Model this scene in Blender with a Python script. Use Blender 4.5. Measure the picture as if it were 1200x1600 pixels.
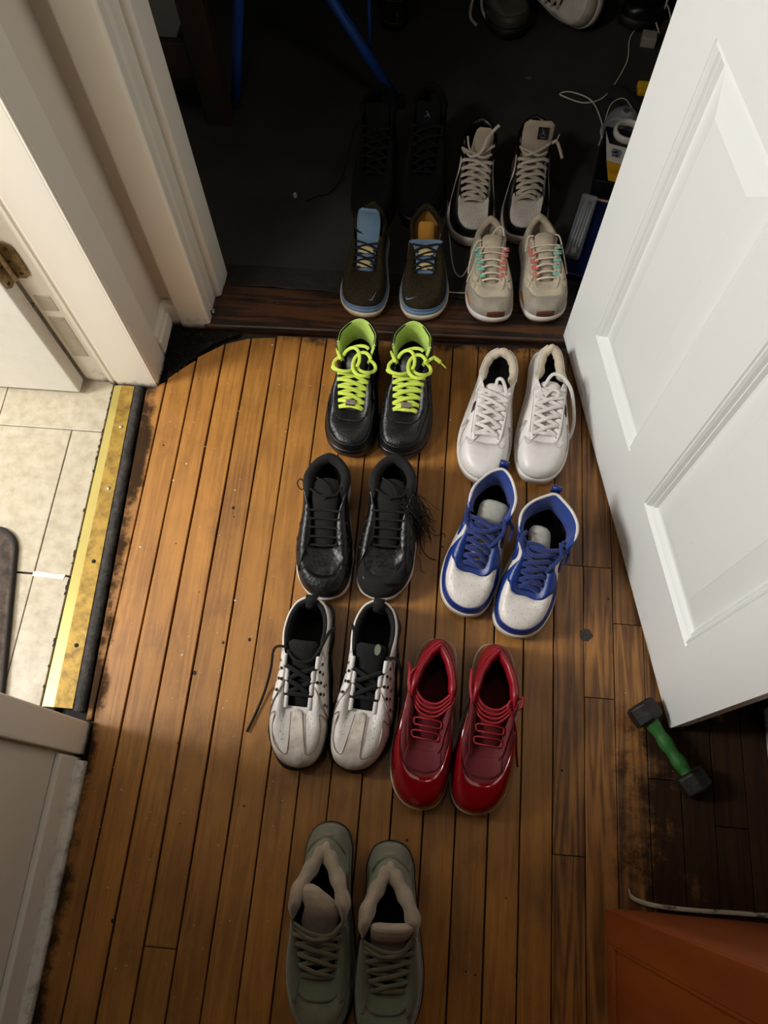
import bpy, bmesh, math, random
import numpy as np
from mathutils import Vector, noise
random.seed(7)
PI = math.pi
for o in list(bpy.data.objects): bpy.data.objects.remove(o)
SC = bpy.context.scene
COL = SC.collection
# ------------------------------------------------------------------ camera
cam = bpy.data.cameras.new('camera'); camo = bpy.data.objects.new('camera', cam); COL.objects.link(camo)
camo.location = (0, 0, 1.48880); camo.rotation_euler = (0.38303671, 0.01492944, 0.08647511)
cam.sensor_fit = 'VERTICAL'; cam.sensor_height = 36; cam.sensor_width = 36; cam.lens = 1221.17 * 36 / 1600
cam.clip_start = .02
SC.camera = camo
# ------------------------------------------------------------------ light
SC.view_settings.view_transform = 'Standard'; SC.view_settings.look = 'None'
SC.view_settings.gamma = 1; SC.view_settings.exposure = 0.0; SC.view_settings.use_curve_mapping = False
w = bpy.data.worlds.new('world'); SC.world = w; w.use_nodes = True
w.node_tree.nodes['Background'].inputs[0].default_value = (.8, .85, 1, 1)
w.node_tree.nodes['Background'].inputs[1].default_value = 0.02

def area(name, loc, target, size, power, color, sy=None):
    l = bpy.data.lights.new(name, 'AREA'); l.energy = power; l.color = color; l.size = size
    if sy: l.shape = 'RECTANGLE'; l.size_y = sy
    o = bpy.data.objects.new(name, l); COL.objects.link(o); o.location = loc
    d = Vector(target) - Vector(loc); o.rotation_euler = d.to_track_quat('-Z', 'Y').to_euler()
    return o
area('bathroom_window_light', (-2.2, .18, 1.75), (0.0, .55, .1), .5, 62, (.965, .985, 1), .7)
area('bathroom_ceiling_light', (-1.35, -.25, 2.34), (-1.2, .0, 0), .35, 20, (1, .985, .95))
area('hall_fill_light', (-.1, .75, 2.38), (-.1, .85, 0), .3, 2.0, (1, .93, .82))  # weak overhead fill, added to brighten the casings

# ------------------------------------------------------------------ materials
def lin(c):
    return tuple(((v/255)/12.92 if v/255 <= .04045 else ((v/255+.055)/1.055)**2.4) for v in c)
MATS = {}
def mat(name, c, rough=.5, var=.12, vs=25., bump=.1, bs=220., c2=None, metal=0, coat=0, spec=.5, kind='noise', stretch=(1, 1, 1), thr=(.35, .65), coord='Object', sheen=0, alpha=1, trans=0):
    if name in MATS: return MATS[name]
    m = bpy.data.materials.new(name); m.use_nodes = True; nt = m.node_tree; N = nt.nodes; Lk = nt.links
    b = N['Principled BSDF']
    a = lin(c) + (1,)
    if c2 is None:
        bb = tuple(min(1, v*(1-var*2)) for v in a[:3]) + (1,)
    else: bb = lin(c2) + (1,)
    tc = N.new('ShaderNodeTexCoord'); mp = N.new('ShaderNodeMapping'); mp.inputs['Scale'].default_value = stretch
    Lk.new(tc.outputs[coord], mp.inputs[0])
    n1 = N.new('ShaderNodeTexNoise'); n1.inputs['Scale'].default_value = vs; n1.inputs['Detail'].default_value = 6; n1.inputs['Roughness'].default_value = .6
    Lk.new(mp.outputs[0], n1.inputs['Vector'])
    r = N.new('ShaderNodeValToRGB'); r.color_ramp.elements[0].position = thr[0]; r.color_ramp.elements[1].position = thr[1]
    r.color_ramp.elements[0].color = bb; r.color_ramp.elements[1].color = a
    Lk.new(n1.outputs[0], r.inputs[0]); Lk.new(r.outputs[0], b.inputs['Base Color'])
    b.inputs['Roughness'].default_value = rough; b.inputs['Metallic'].default_value = metal
    b.inputs['Specular IOR Level'].default_value = spec
    if coat: b.inputs['Coat Weight'].default_value = coat; b.inputs['Coat Roughness'].default_value = .08
    if sheen: b.inputs['Sheen Weight'].default_value = sheen
    if trans: b.inputs['Transmission Weight'].default_value = trans; b.inputs['IOR'].default_value = 1.4
    if alpha < 1: b.inputs['Alpha'].default_value = alpha
    if bump:
        if kind == 'noise':
            n2 = N.new('ShaderNodeTexNoise'); n2.inputs['Scale'].default_value = bs; n2.inputs['Detail'].default_value = 3; out = n2.outputs[0]
        elif kind == 'leather':
            n2 = N.new('ShaderNodeTexVoronoi'); n2.inputs['Scale'].default_value = bs; out = n2.outputs[0]
        elif kind == 'weave':
            n2 = N.new('ShaderNodeTexWave'); n2.inputs['Scale'].default_value = bs; n2.inputs['Distortion'].default_value = 1.5; n2.bands_direction = 'DIAGONAL'; out = n2.outputs[1]
        Lk.new(mp.outputs[0], n2.inputs['Vector'])
        bp = N.new('ShaderNodeBump'); bp.inputs['Strength'].default_value = bump; bp.inputs['Distance'].default_value = .002
        Lk.new(out, bp.inputs['Height']); Lk.new(bp.outputs[0], b.inputs['Normal'])
    MATS[name] = m
    return m

def wood_mat(name, base, dark, ring=.5, grime=True, rough=.34, ringscale=26, along='y'):
    m = bpy.data.materials.new(name); m.use_nodes = True; nt = m.node_tree; N = nt.nodes; Lk = nt.links; b = N['Principled BSDF']
    geo = N.new('ShaderNodeNewGeometry'); oi = N.new('ShaderNodeObjectInfo')
    off = N.new('ShaderNodeVectorMath'); off.operation = 'ADD'
    cmb = N.new('ShaderNodeCombineXYZ'); mul = N.new('ShaderNodeMath'); mul.operation = 'MULTIPLY'; mul.inputs[1].default_value = 37.
    Lk.new(oi.outputs['Random'], mul.inputs[0]); Lk.new(mul.outputs[0], cmb.inputs[2]); Lk.new(mul.outputs[0], cmb.inputs[1])
    Lk.new(geo.outputs['Position'], off.inputs[0]); Lk.new(cmb.outputs[0], off.inputs[1])
    mp = N.new('ShaderNodeMapping'); mp.inputs['Scale'].default_value = (ringscale, ringscale*.055, ringscale) if along == 'y' else (ringscale*.055, ringscale, ringscale); Lk.new(off.outputs[0], mp.inputs[0])
    wv = N.new('ShaderNodeTexNoise'); wv.inputs['Scale'].default_value = 1.0; wv.inputs['Detail'].default_value = 2; wv.inputs['Distortion'].default_value = .6
    Lk.new(mp.outputs[0], wv.inputs['Vector'])
    rg = N.new('ShaderNodeMath'); rg.operation = 'MULTIPLY'; rg.inputs[1].default_value = 34; Lk.new(wv.outputs[0], rg.inputs[0])
    sn = N.new('ShaderNodeMath'); sn.operation = 'SINE'; Lk.new(rg.outputs[0], sn.inputs[0])
    mr = N.new('ShaderNodeMapRange'); mr.inputs[1].default_value = -1; mr.inputs[2].default_value = 1; mr.inputs[3].default_value = 0; mr.inputs[4].default_value = ring; Lk.new(sn.outputs[0], mr.inputs[0])
    mp2 = N.new('ShaderNodeMapping'); mp2.inputs['Scale'].default_value = (900, 22, 900) if along == 'y' else (22, 900, 900); Lk.new(off.outputs[0], mp2.inputs[0])
    fib = N.new('ShaderNodeTexNoise'); fib.inputs['Scale'].default_value = 1; fib.inputs['Detail'].default_value = 3; Lk.new(mp2.outputs[0], fib.inputs['Vector'])
    fr = N.new('ShaderNodeMapRange'); fr.inputs[1].default_value = .35; fr.inputs[2].default_value = .75; fr.inputs[4].default_value = .35; Lk.new(fib.outputs[0], fr.inputs[0])
    blot = N.new('ShaderNodeTexNoise'); blot.inputs['Scale'].default_value = 7; blot.inputs['Detail'].default_value = 5; Lk.new(off.outputs[0], blot.inputs['Vector'])
    br = N.new('ShaderNodeMapRange'); br.inputs[1].default_value = .42; br.inputs[2].default_value = .75; br.inputs[4].default_value = .45; Lk.new(blot.outputs[0], br.inputs[0])
    s1 = N.new('ShaderNodeMath'); s1.operation = 'ADD'; Lk.new(mr.outputs[0], s1.inputs[0]); Lk.new(fr.outputs[0], s1.inputs[1])
    s2 = N.new('ShaderNodeMath'); s2.operation = 'ADD'; s2.use_clamp = True; Lk.new(s1.outputs[0], s2.inputs[0]); Lk.new(br.outputs[0], s2.inputs[1])
    mx = N.new('ShaderNodeMix'); mx.data_type = 'RGBA'; Lk.new(s2.outputs[0], mx.inputs[0]); mx.inputs[6].default_value = lin(base)+(1,); mx.inputs[7].default_value = lin(dark)+(1,)
    hs = N.new('ShaderNodeHueSaturation'); Lk.new(mx.outputs[2], hs.inputs['Color'])
    vr = N.new('ShaderNodeMapRange'); vr.inputs[3].default_value = .86; vr.inputs[4].default_value = 1.08; Lk.new(oi.outputs['Random'], vr.inputs[0]); Lk.new(vr.outputs[0], hs.inputs['Value'])
    last = hs.outputs[0]
    wn_ = N.new('ShaderNodeTexNoise'); wn_.inputs['Scale'].default_value = 1; wn_.inputs['Detail'].default_value = 10; wn_.inputs['Roughness'].default_value = .75
    wm = N.new('ShaderNodeMapping'); wm.inputs['Scale'].default_value = (11, 6, 11); Lk.new(geo.outputs['Position'], wm.inputs[0]); Lk.new(wm.outputs[0], wn_.inputs['Vector'])
    wr_ = N.new('ShaderNodeMapRange'); wr_.inputs[1].default_value = .52; wr_.inputs[2].default_value = .74; wr_.inputs[4].default_value = .6; Lk.new(wn_.outputs[0], wr_.inputs[0])
    wx = N.new('ShaderNodeMix'); wx.data_type = 'RGBA'; Lk.new(wr_.outputs[0], wx.inputs[0]); Lk.new(last, wx.inputs[6]); wx.inputs[7].default_value = lin((88, 58, 30))+(1,); last = wx.outputs[2]
    if grime:
        # ground-in black dirt: a worn patch to the right, scattered specks, and along the threshold edge
        sep = N.new('ShaderNodeSeparateXYZ'); Lk.new(geo.outputs['Position'], sep.inputs[0])
        gn = N.new('ShaderNodeTexNoise'); gn.inputs['Scale'].default_value = 9; gn.inputs['Detail'].default_value = 9; gn.inputs['Roughness'].default_value = .7; Lk.new(geo.outputs['Position'], gn.inputs['Vector'])
        def mrange(src, a, b_, c, d):
            q = N.new('ShaderNodeMapRange'); q.interpolation_type = 'SMOOTHSTEP'
            q.inputs[1].default_value = a; q.inputs[2].default_value = b_; q.inputs[3].default_value = c; q.inputs[4].default_value = d; Lk.new(src, q.inputs[0]); return q.outputs[0]
        def mth(op, a, b_, clamp=False):
            q = N.new('ShaderNodeMath'); q.operation = op; q.use_clamp = clamp
            for i, v in enumerate((a, b_)):
                if isinstance(v, (int, float)): q.inputs[i].default_value = v
                else: Lk.new(v, q.inputs[i])
            return q.outputs[0]
        fx = mrange(sep.outputs[0], .31, .56, 0, 1); fy = mrange(sep.outputs[1], .16, .36, 1, 0)
        reg = mth('MULTIPLY', fx, fy)
        # left rim and threshold rim
        lx = mrange(mth('SUBTRACT', sep.outputs[0], mth('MULTIPLY', mth('SUBTRACT', .85, sep.outputs[1]), .04)), -.615, -.575, .7, 0)
        ty = mrange(sep.outputs[1], .965, 1.02, 0, .6)
        reg2 = mth('MAXIMUM', reg, mth('MAXIMUM', lx, ty))
        nn = mrange(gn.outputs[0], .3, .7, -.62, .55)
        fac = mth('ADD', mth('MULTIPLY', reg2, 1.5), nn)
        fac = mth('MULTIPLY', mrange(fac, .25, 1.05, 0, 1), mrange(reg2, 0.02, .3, 0, .93))
        sp = N.new('ShaderNodeTexVoronoi'); sp.inputs['Scale'].default_value = 22; Lk.new(geo.outputs['Position'], sp.inputs['Vector'])
        spk = mrange(sp.outputs[0], .035, .06, .85, 0)
        fac = mth('MAXIMUM', fac, mth('MULTIPLY', spk, mrange(gn.outputs[0], .48, .55, 0, 1)))
        m2 = N.new('ShaderNodeMix'); m2.data_type = 'RGBA'; Lk.new(fac, m2.inputs[0]); Lk.new(last, m2.inputs[6]); m2.inputs[7].default_value = lin((34, 24, 16))+(1,)
        last = m2.outputs[2]
    Lk.new(last, b.inputs['Base Color'])
    rr = N.new('ShaderNodeMapRange'); rr.inputs[3].default_value = rough-.06; rr.inputs[4].default_value = rough+.2; Lk.new(blot.outputs[0], rr.inputs[0])
    if grime:
        ra = N.new('ShaderNodeMath'); ra.operation = 'ADD'; ra.use_clamp = True; rm = N.new('ShaderNodeMath'); rm.operation = 'MULTIPLY'; rm.inputs[1].default_value = .5; Lk.new(fac, rm.inputs[0]); Lk.new(rm.outputs[0], ra.inputs[0]); Lk.new(rr.outputs[0], ra.inputs[1]); Lk.new(ra.outputs[0], b.inputs['Roughness'])
        sm_ = N.new('ShaderNodeMapRange'); sm_.inputs[3].default_value = .5; sm_.inputs[4].default_value = .12; Lk.new(fac, sm_.inputs[0]); Lk.new(sm_.outputs[0], b.inputs['Specular IOR Level'])
    else: Lk.new(rr.outputs[0], b.inputs['Roughness'])
    bp = N.new('ShaderNodeBump'); bp.inputs['Strength'].default_value = .25; bp.inputs['Distance'].default_value = .0008; bp.invert = True
    Lk.new(s1.outputs[0], bp.inputs['Height']); Lk.new(bp.outputs[0], b.inputs['Normal'])
    MATS[name] = m
    return m

def paint(name, c, rough=.45, dirt=.5, scuff=(120, 108, 92)):
    """old gloss paint: faint roller texture, drips, scuffs that thicken near the floor"""
    m = bpy.data.materials.new(name); m.use_nodes = True; nt = m.node_tree; N = nt.nodes; Lk = nt.links; b = N['Principled BSDF']
    geo = N.new('ShaderNodeNewGeometry'); sep = N.new('ShaderNodeSeparateXYZ'); Lk.new(geo.outputs['Position'], sep.inputs[0])
    n = N.new('ShaderNodeTexNoise'); n.inputs['Scale'].default_value = 30; n.inputs['Detail'].default_value = 9; n.inputs['Roughness'].default_value = .72; Lk.new(geo.outputs['Position'], n.inputs['Vector'])
    h = N.new('ShaderNodeMapRange'); h.interpolation_type = 'SMOOTHSTEP'; h.inputs[1].default_value = 0; h.inputs[2].default_value = .10; h.inputs[3].default_value = .19; h.inputs[4].default_value = 0; Lk.new(sep.outputs[2], h.inputs[0])
    ad = N.new('ShaderNodeMath'); ad.operation = 'ADD'; Lk.new(n.outputs[0], ad.inputs[0]); Lk.new(h.outputs[0], ad.inputs[1])
    r = N.new('ShaderNodeMapRange'); r.inputs[1].default_value = .66; r.inputs[2].default_value = .86; r.inputs[4].default_value = dirt; Lk.new(ad.outputs[0], r.inputs[0])
    mx = N.new('ShaderNodeMix'); mx.data_type = 'RGBA'; Lk.new(r.outputs[0], mx.inputs[0]); mx.inputs[6].default_value = lin(c)+(1,); mx.inputs[7].default_value = lin(scuff)+(1,)
    ed = N.new('ShaderNodeMapRange'); ed.interpolation_type = 'SMOOTHSTEP'; ed.inputs[1].default_value = -.30; ed.inputs[2].default_value = .02; ed.inputs[3].default_value = .95; ed.inputs[4].default_value = 0
    zz = N.new('ShaderNodeMath'); zz.operation = 'MULTIPLY_ADD'; zz.inputs[1].default_value = 14; Lk.new(sep.outputs[2], zz.inputs[0]); nz = N.new('ShaderNodeMath'); nz.operation = 'MULTIPLY'; nz.inputs[1].default_value = -.45; Lk.new(n.outputs[0], nz.inputs[0]); Lk.new(nz.outputs[0], zz.inputs[2]); Lk.new(zz.outputs[0], ed.inputs[0])
    m3 = N.new('ShaderNodeMix'); m3.data_type = 'RGBA'; Lk.new(ed.outputs[0], m3.inputs[0]); Lk.new(mx.outputs[2], m3.inputs[6]); m3.inputs[7].default_value = lin((58, 46, 34))+(1,)
    Lk.new(m3.outputs[2], b.inputs['Base Color']); b.inputs['Roughness'].default_value = rough
    n2 = N.new('ShaderNodeTexNoise'); n2.inputs['Scale'].default_value = 160; n2.inputs['Detail'].default_value = 4; Lk.new(geo.outputs['Position'], n2.inputs['Vector'])
    bp = N.new('ShaderNodeBump'); bp.inputs['Strength'].default_value = .12; bp.inputs['Distance'].default_value = .001; Lk.new(n2.outputs[0], bp.inputs['Height']); Lk.new(bp.outputs[0], b.inputs['Normal'])
    MATS[name] = m
    return m

PLANK = wood_mat('honey_plank_wood', (180, 124, 56), (120, 74, 28), .30)
OAK = wood_mat('coarse_grained_plank_wood', (166, 112, 54), (80, 48, 20), .6, ringscale=30)
SILLW = wood_mat('worn_dark_sill_wood', (84, 50, 26), (24, 16, 10), .8, grime=False, rough=.4, along='x')
TRIM = paint('cream_trim_paint', (236, 229, 216), .42, .5)
WALLP = paint('taupe_wall_paint', (222, 213, 200), .6, .35)
DOORW = paint('white_door_paint', (226, 225, 221), .4, .3)
BATHW = paint('bathroom_white_paint', (225, 220, 208), .5, .3)

# ------------------------------------------------------------------ helpers
def link(name, me, m=None, parent=None, smooth=True, mats=None):
    o = bpy.data.objects.new(name, me); COL.objects.link(o)
    if mats:
        for q in mats: me.materials.append(q)
    elif m: me.materials.append(m)
    if smooth and len(me.polygons): me.polygons.foreach_set('use_smooth', [True]*len(me.polygons))
    if parent: o.parent = parent
    return o
def mk(name, V, F, m, parent=None, smooth=True, recalc=True):
    me = bpy.data.meshes.new(name); me.from_pydata([tuple(map(float, v)) for v in V], [], F); me.update()
    if recalc:
        bm = bmesh.new(); bm.from_mesh(me); bmesh.ops.recalc_face_normals(bm, faces=bm.faces); bm.to_mesh(me); bm.free()
    return link(name, me, m, parent, smooth)
def tag(o, label, cat, group=None, kind=None):
    if label: o['label'] = label
    if cat: o['category'] = cat
    if group: o['group'] = group
    if kind: o['kind'] = kind
    return o
def empty(name, loc, rz=0):
    o = bpy.data.objects.new(name, None); COL.objects.link(o); o.location = loc; o.rotation_euler = (0, 0, rz); o.empty_display_size = .05
    return o
def bevel(o, w=.002, seg=2):
    md = o.modifiers.new('bevel', 'BEVEL'); md.width = w; md.segments = seg; md.limit_method = 'ANGLE'; md.angle_limit = .6
    return o
def box(name, x0, x1, y0, y1, z0, z1, m, parent=None, bv=.002, kind=None):
    V = [(x, y, z) for z in (z0, z1) for x, y in ((x0, y0), (x1, y0), (x1, y1), (x0, y1))]
    F = [(0, 3, 2, 1), (4, 5, 6, 7), (0, 1, 5, 4), (1, 2, 6, 5), (2, 3, 7, 6), (3, 0, 4, 7)]
    o = mk(name, V, F, m, parent, smooth=False)
    if bv: bevel(o, bv)
    if kind: o['kind'] = kind
    return o
def prism(name, poly, z0, z1, m, parent=None, lean=(0, 0), bv=.0015, kind=None):
    n = len(poly)
    V = [(x, y, z0) for x, y in poly] + [(x+lean[0]*(z1-z0), y+lean[1]*(z1-z0), z1) for x, y in poly]
    F = [tuple(range(n))[::-1], tuple(range(n, 2*n))] + [(i, (i+1) % n, n+(i+1) % n, n+i) for i in range(n)]
    o = mk(name, V, F, m, parent, smooth=False)
    if bv: bevel(o, bv)
    if kind: o['kind'] = kind
    return o
def loft(name, A, B, m, parent=None, smooth=False, kind=None, bv=0):
    n = len(A); V = list(A)+list(B)
    F = [tuple(range(n))[::-1], tuple(range(n, 2*n))] + [(i, (i+1) % n, n+(i+1) % n, n+i) for i in range(n)]
    o = mk(name, V, F, m, parent, smooth=smooth)
    if bv: bevel(o, bv)
    if kind: o['kind'] = kind
    return o
def catmull(P, n=6):
    P = [np.array(p, float) for p in P]
    if len(P) < 3: return [P[0]+(P[-1]-P[0])*i/n for i in range(n+1)]
    out = []
    Q = [2*P[0]-P[1]]+P+[2*P[-1]-P[-2]]
    for i in range(1, len(Q)-2):
        for k in range(n):
            t = k/n; a, b, c, d = Q[i-1], Q[i], Q[i+1], Q[i+2]
            out.append(.5*((2*b)+(-a+c)*t+(2*a-5*b+4*c-d)*t*t+(-a+3*b-3*c+d)*t**3))
    out.append(P[-1])
    return out
def sweep_data(P, hw, ht, base=0, N=8, up=(0, 0, 1), taper=False, flat=False):
    """tube of elliptical section (hw wide, ht thick) along P"""
    P = [np.array(p, float) for p in P]; V = []; F = []
    nrm = np.array(up, float); n = len(P)
    for i, p in enumerate(P):
        t = P[min(i+1, n-1)]-P[max(i-1, 0)]; L = np.linalg.norm(t); t = t/L if L > 1e-9 else np.array((0, 1., 0))
        u0 = np.array(up, float); u1 = u0-t*(u0@t); l1 = np.linalg.norm(u1)
        if flat and l1 > .3: nrm = u1
        else: nrm = nrm-t*(nrm@t)
        l = np.linalg.norm(nrm)
        nrm = nrm/l if l > 1e-6 else np.array((1., 0, 0)); s = np.cross(t, nrm)
        k = 1.
        if taper: k = min(1, .35+min(i, n-1-i)*.4)
        for j in range(N):
            a = 2*PI*j/N; V.append(p+s*math.cos(a)*hw*k+nrm*math.sin(a)*ht*k)
    for i in range(n-1):
        for j in range(N):
            F.append((base+i*N+j, base+i*N+(j+1) % N, base+(i+1)*N+(j+1) % N, base+(i+1)*N+j))
    F.append(tuple(base+j for j in range(N))[::-1]); F.append(tuple(base+(n-1)*N+j for j in range(N)))
    return V, F
def tubes(name, curves, m, parent=None, N=8):
    V = []; F = []
    for P, hw, ht in curves:
        v, f = sweep_data(P, hw, ht, len(V), N); V += v; F += f
    return mk(name, V, F, m, parent, recalc=False)
def cyl(name, c, r, h, m, parent=None, n=24, r2=None, axis='z', bv=0):
    r2 = r if r2 is None else r2; A = []; B = []
    for i in range(n):
        a = 2*PI*i/n; ca, sa = math.cos(a), math.sin(a)
        if axis == 'z': A.append((c[0]+r*ca, c[1]+r*sa, c[2])); B.append((c[0]+r2*ca, c[1]+r2*sa, c[2]+h))
        elif axis == 'x': A.append((c[0], c[1]+r*ca, c[2]+r*sa)); B.append((c[0]+h, c[1]+r2*ca, c[2]+r2*sa))
        else: A.append((c[0]+r*ca, c[1], c[2]+r*sa)); B.append((c[0]+r2*ca, c[1]+h, c[2]+r2*sa))
    return loft(name, A, B, m, parent, bv=bv)
def lathe(name, prof, c, m, parent=None, n=28, tilt=None):
    V = []; F = []
    for r, z in prof:
        for i in range(n):
            a = 2*PI*i/n; V.append(np.array((r*math.cos(a), r*math.sin(a), z)))
    for k in range(len(prof)-1):
        for i in range(n): F.append((k*n+i, k*n+(i+1) % n, (k+1)*n+(i+1) % n, (k+1)*n+i))
    if prof[0][0] > 0: F.append(tuple(range(n))[::-1])
    o = mk(name, [v+np.array(c) for v in V] if parent is None or tilt is None else V, F, m, parent)
    return o
def text_mesh(s, size):
    cu = bpy.data.curves.new('t', 'FONT'); cu.body = s; cu.size = size; cu.align_x = 'CENTER'; cu.align_y = 'CENTER'
    o = bpy.data.objects.new('t', cu); COL.objects.link(o)
    dg = bpy.context.evaluated_depsgraph_get(); me = o.evaluated_get(dg).to_mesh()
    V = [tuple(v.co) for v in me.vertices]; F = [tuple(p.vertices) for p in me.polygons]
    o.evaluated_get(dg).to_mesh_clear(); bpy.data.objects.remove(o); bpy.data.curves.remove(cu)
    return V, F

# ================================================================== SETTING: floor
BLK = mat('black_subfloor_grime', (20, 16, 12), .8, c2=(36, 28, 20), vs=40, bump=.6, bs=60)
floor = box('floor', -.64, .80, -3.2, 1.03, -.06, -.016, BLK, bv=0, kind='structure')
tag(floor, 'honey coloured narrow strip wood floor with black gaps and dirt', None)
X0, W = .27398, .057
joints = {-12: [-.222], 0: [-.02+.0, .512], 1: [.512, .255], 2: [.40, -.30], 3: [.12, .62], 4: [.33, -.2], 5: [.05], -3: [], -7: []}
topY = {-16: (.845, .865), -15: (.878, .925), -14: (.935, .972), -13: (.975, .993), -12: (.994, 1.0)}
def left_x(y):
    return -.6215+(.85-y)*.041 if y > .10 else -.572
def plank(k, y0, y1a, y1b, rnd):
    g = rnd.uniform(.0010, .0020) if k < 0 else rnd.uniform(.0004, .0009)
    xa, xb = X0+W*k+g, X0+W*(k+1)-g
    zt = rnd.uniform(-.0006, .0004)
    segs = max(1, int((max(y1a, y1b)-y0)/.12)); pts = []
    V = []; F = []; c = .0011
    for i in range(segs+1):
        t = i/segs; ya = y0+(y1a-y0)*t; yb = y0+(y1b-y0)*t
        wa = rnd.uniform(-.0004, .0004); wb = rnd.uniform(-.0004, .0004)
        a, b = xa+wa, xb+wb
        a = max(a, left_x(ya)); b = max(b, a+.004)
        ca = min(c, (b-a)*.3)
        V += [(a, ya, -.016), (a, ya, zt-c), (a+ca, ya, zt), (b-ca, yb, zt), (b, yb, zt-c), (b, yb, -.016)]
    for i in range(segs):
        for j in range(5): F.append((i*6+j, i*6+j+1, i*6+6+j+1, i*6+6+j))
    F.append((0, 1, 2, 3, 4, 5)); e = segs*6; F.append((e+5, e+4, e+3, e+2, e+1, e))
    o = mk('plank', V, F, OAK if k >= 0 else PLANK, floor, smooth=False)
    return o
rnd = random.Random(3)
for k in range(-16, 9):
    ys = [-1.25]+sorted(joints.get(k, []))
    ta, tb = topY.get(k, (1.004+.0009*(k+12), 1.004+.0009*(k+13)))
    if k == -16: ys = [.135]
    for i, y in enumerate(ys):
        last = i == len(ys)-1
        e = (ta, tb) if last else (ys[i+1]-.0012, ys[i+1]-.0012)
        plank(k, y+(.0006 if i else 0), e[0], e[1], rnd)

# sill of the dark room
sill = prism('sill', [(-.52, 1.012), (.36, 1.034), (.36, 1.128), (-.50, 1.128)], -.02, .012, SILLW, bv=.004)
tag(sill, 'worn dark brown wooden door sill at the edge of the dark room', 'threshold', kind='structure')
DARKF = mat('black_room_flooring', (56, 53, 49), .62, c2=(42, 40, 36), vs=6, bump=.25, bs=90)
rnd = random.Random(11)
poly = [(-.50, 1.13)]+[(-.50+i*.86/22, 1.131+rnd.uniform(-.004, .004)) for i in range(1, 22)]+[(.36, 1.13), (.36, 1.19), (-.50, 1.19)]
strip = prism('floor_strip', poly, -.02, .008, mat('black_tar_strip', (38, 32, 25), .7, c2=(20, 17, 13), vs=50, bump=.8, bs=80), bv=.002)
tag(strip, 'ragged black flooring strip between wood sill and dark room', 'flooring', kind='structure')
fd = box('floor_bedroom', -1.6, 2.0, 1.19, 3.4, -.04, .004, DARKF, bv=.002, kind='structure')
tag(fd, 'near black flooring of the dark room beyond the sill', None)

# grime fillet at the left corner
V = []; F = []
pts = [(-.597, .862), (-.585, .90), (-.60, .94), (-.592, .985), (-.575, 1.005), (-.54, 1.008), (-.50, 1.01), (-.44, 1.006), (-.47, .985), (-.50, .965), (-.53, .935), (-.555, .90), (-.578, .872)]
rnd = random.Random(5)
gp = [(x+rnd.uniform(-.003, .003), y+rnd.uniform(-.003, .003)) for x, y in catmull([p for p in pts], 5)]
g = prism('grime_patch', gp, -.014, .0005, mat('caked_black_dirt', (18, 15, 12), .9, spec=.15, c2=(54, 42, 30), vs=75, thr=(.3, .45), bump=1., bs=70), bv=.001)
for q_ in range(260):
    t_ = random.Random(q_); a0, b0 = t_.random(), t_.random()
    if a0 > b0: a0, b0 = b0, a0
    P3 = ((-.592, .875), (-.585, 1.004), (-.47, 1.0)); x = P3[0][0]*a0+P3[1][0]*(b0-a0)+P3[2][0]*(1-b0)-.004; y = P3[0][1]*a0+P3[1][1]*(b0-a0)+P3[2][1]*(1-b0); r = t_.uniform(.0015, .006); b = len(V)
    V += [(x+r*math.cos(k*PI/3+q_)*t_.uniform(.6, 1.2), y+r*math.sin(k*PI/3+q_)*t_.uniform(.6, 1.2), -.001) for k in range(6)]+[(x, y, .0005+r*t_.uniform(.3, .9))]; F += [(b+k, b+(k+1) % 6, b+6) for k in range(6)]
cr_ = mk('dirt_crumbs', V, F, MATS['caked_black_dirt'], g, smooth=False); cr_['kind'] = 'stuff'
tag(g, 'caked black dirt filling the corner between the two white door casings', 'dirt', kind='stuff')

# ------------------------------------------------------------------ bathroom floor, threshold
TILEM = mat('travertine_tile', (188, 177, 156), .35, c2=(164, 150, 126), vs=38, bump=.05, bs=60, thr=(.3, .62))
fb = box('floor_bathroom', -2.4, -.66, -1.2, 2.0, -.05, -.010, BLK, bv=0, kind='structure')
tag(fb, 'cream stone tiled bathroom floor beyond the brass strip', None)
def tile(x0, x1, x1b, y0, y1):
    o = prism('tile', [(x0, y0), (x1, y0), (x1b, y1), (x0, y1)], -.010, rt.uniform(-.0015, -.0003), TILEM, fb, bv=.0012)
rt = random.Random(2)
def bx(y): return -.6975+(.85-y)*.0175
rows = [(-.90, -.585), (-.582, -.255), (-.252, .078), (.081, .4055), (.4095, .7315), (.7335, 1.05), (1.053, 1.37), (1.373, 1.69)]
for y0, y1 in rows:
    xs = [-.7625-.325*i for i in range(6)]
    if y0 > .7: xs = [-.93-.325*i for i in range(5)]
    tile(xs[0]+.001, bx(y0), bx(y1), y0, y1)
    for i in range(len(xs)-1): tile(xs[i+1]+.001, xs[i]-.001, xs[i]-.001, y0, y1)
chip = prism('grout_chip', [(-.765, .402), (-.70, .399), (-.698, .411), (-.715, .409), (-.742, .412), (-.764, .412)], -.009, .0004, mat('white_plaster', (225, 220, 210), .7), bv=.0006)
tag(chip, 'broken white grout chip lying in the black tile joint by the brass strip', 'grout chip')
thr = empty('metal_threshold', (-.65, .5, 0))
tag(thr, 'brass coloured threshold strip between cream tiles and wood floor', 'threshold')
BR1 = mat('worn_brass', (176, 142, 62), .4, c2=(118, 90, 40), vs=50, metal=.35, bump=.2, bs=120, thr=(.3, .6))
BR2 = mat('lit_tone_brass', (180, 162, 88), .35, var=.04, metal=.3, bump=.05)  # paler than the flat top: window light on the bevel put into its colour
RUB = mat('dirty_grey_rubber', (58, 52, 46), .75, c2=(18, 16, 13), vs=90, bump=.8, bs=160)
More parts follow.
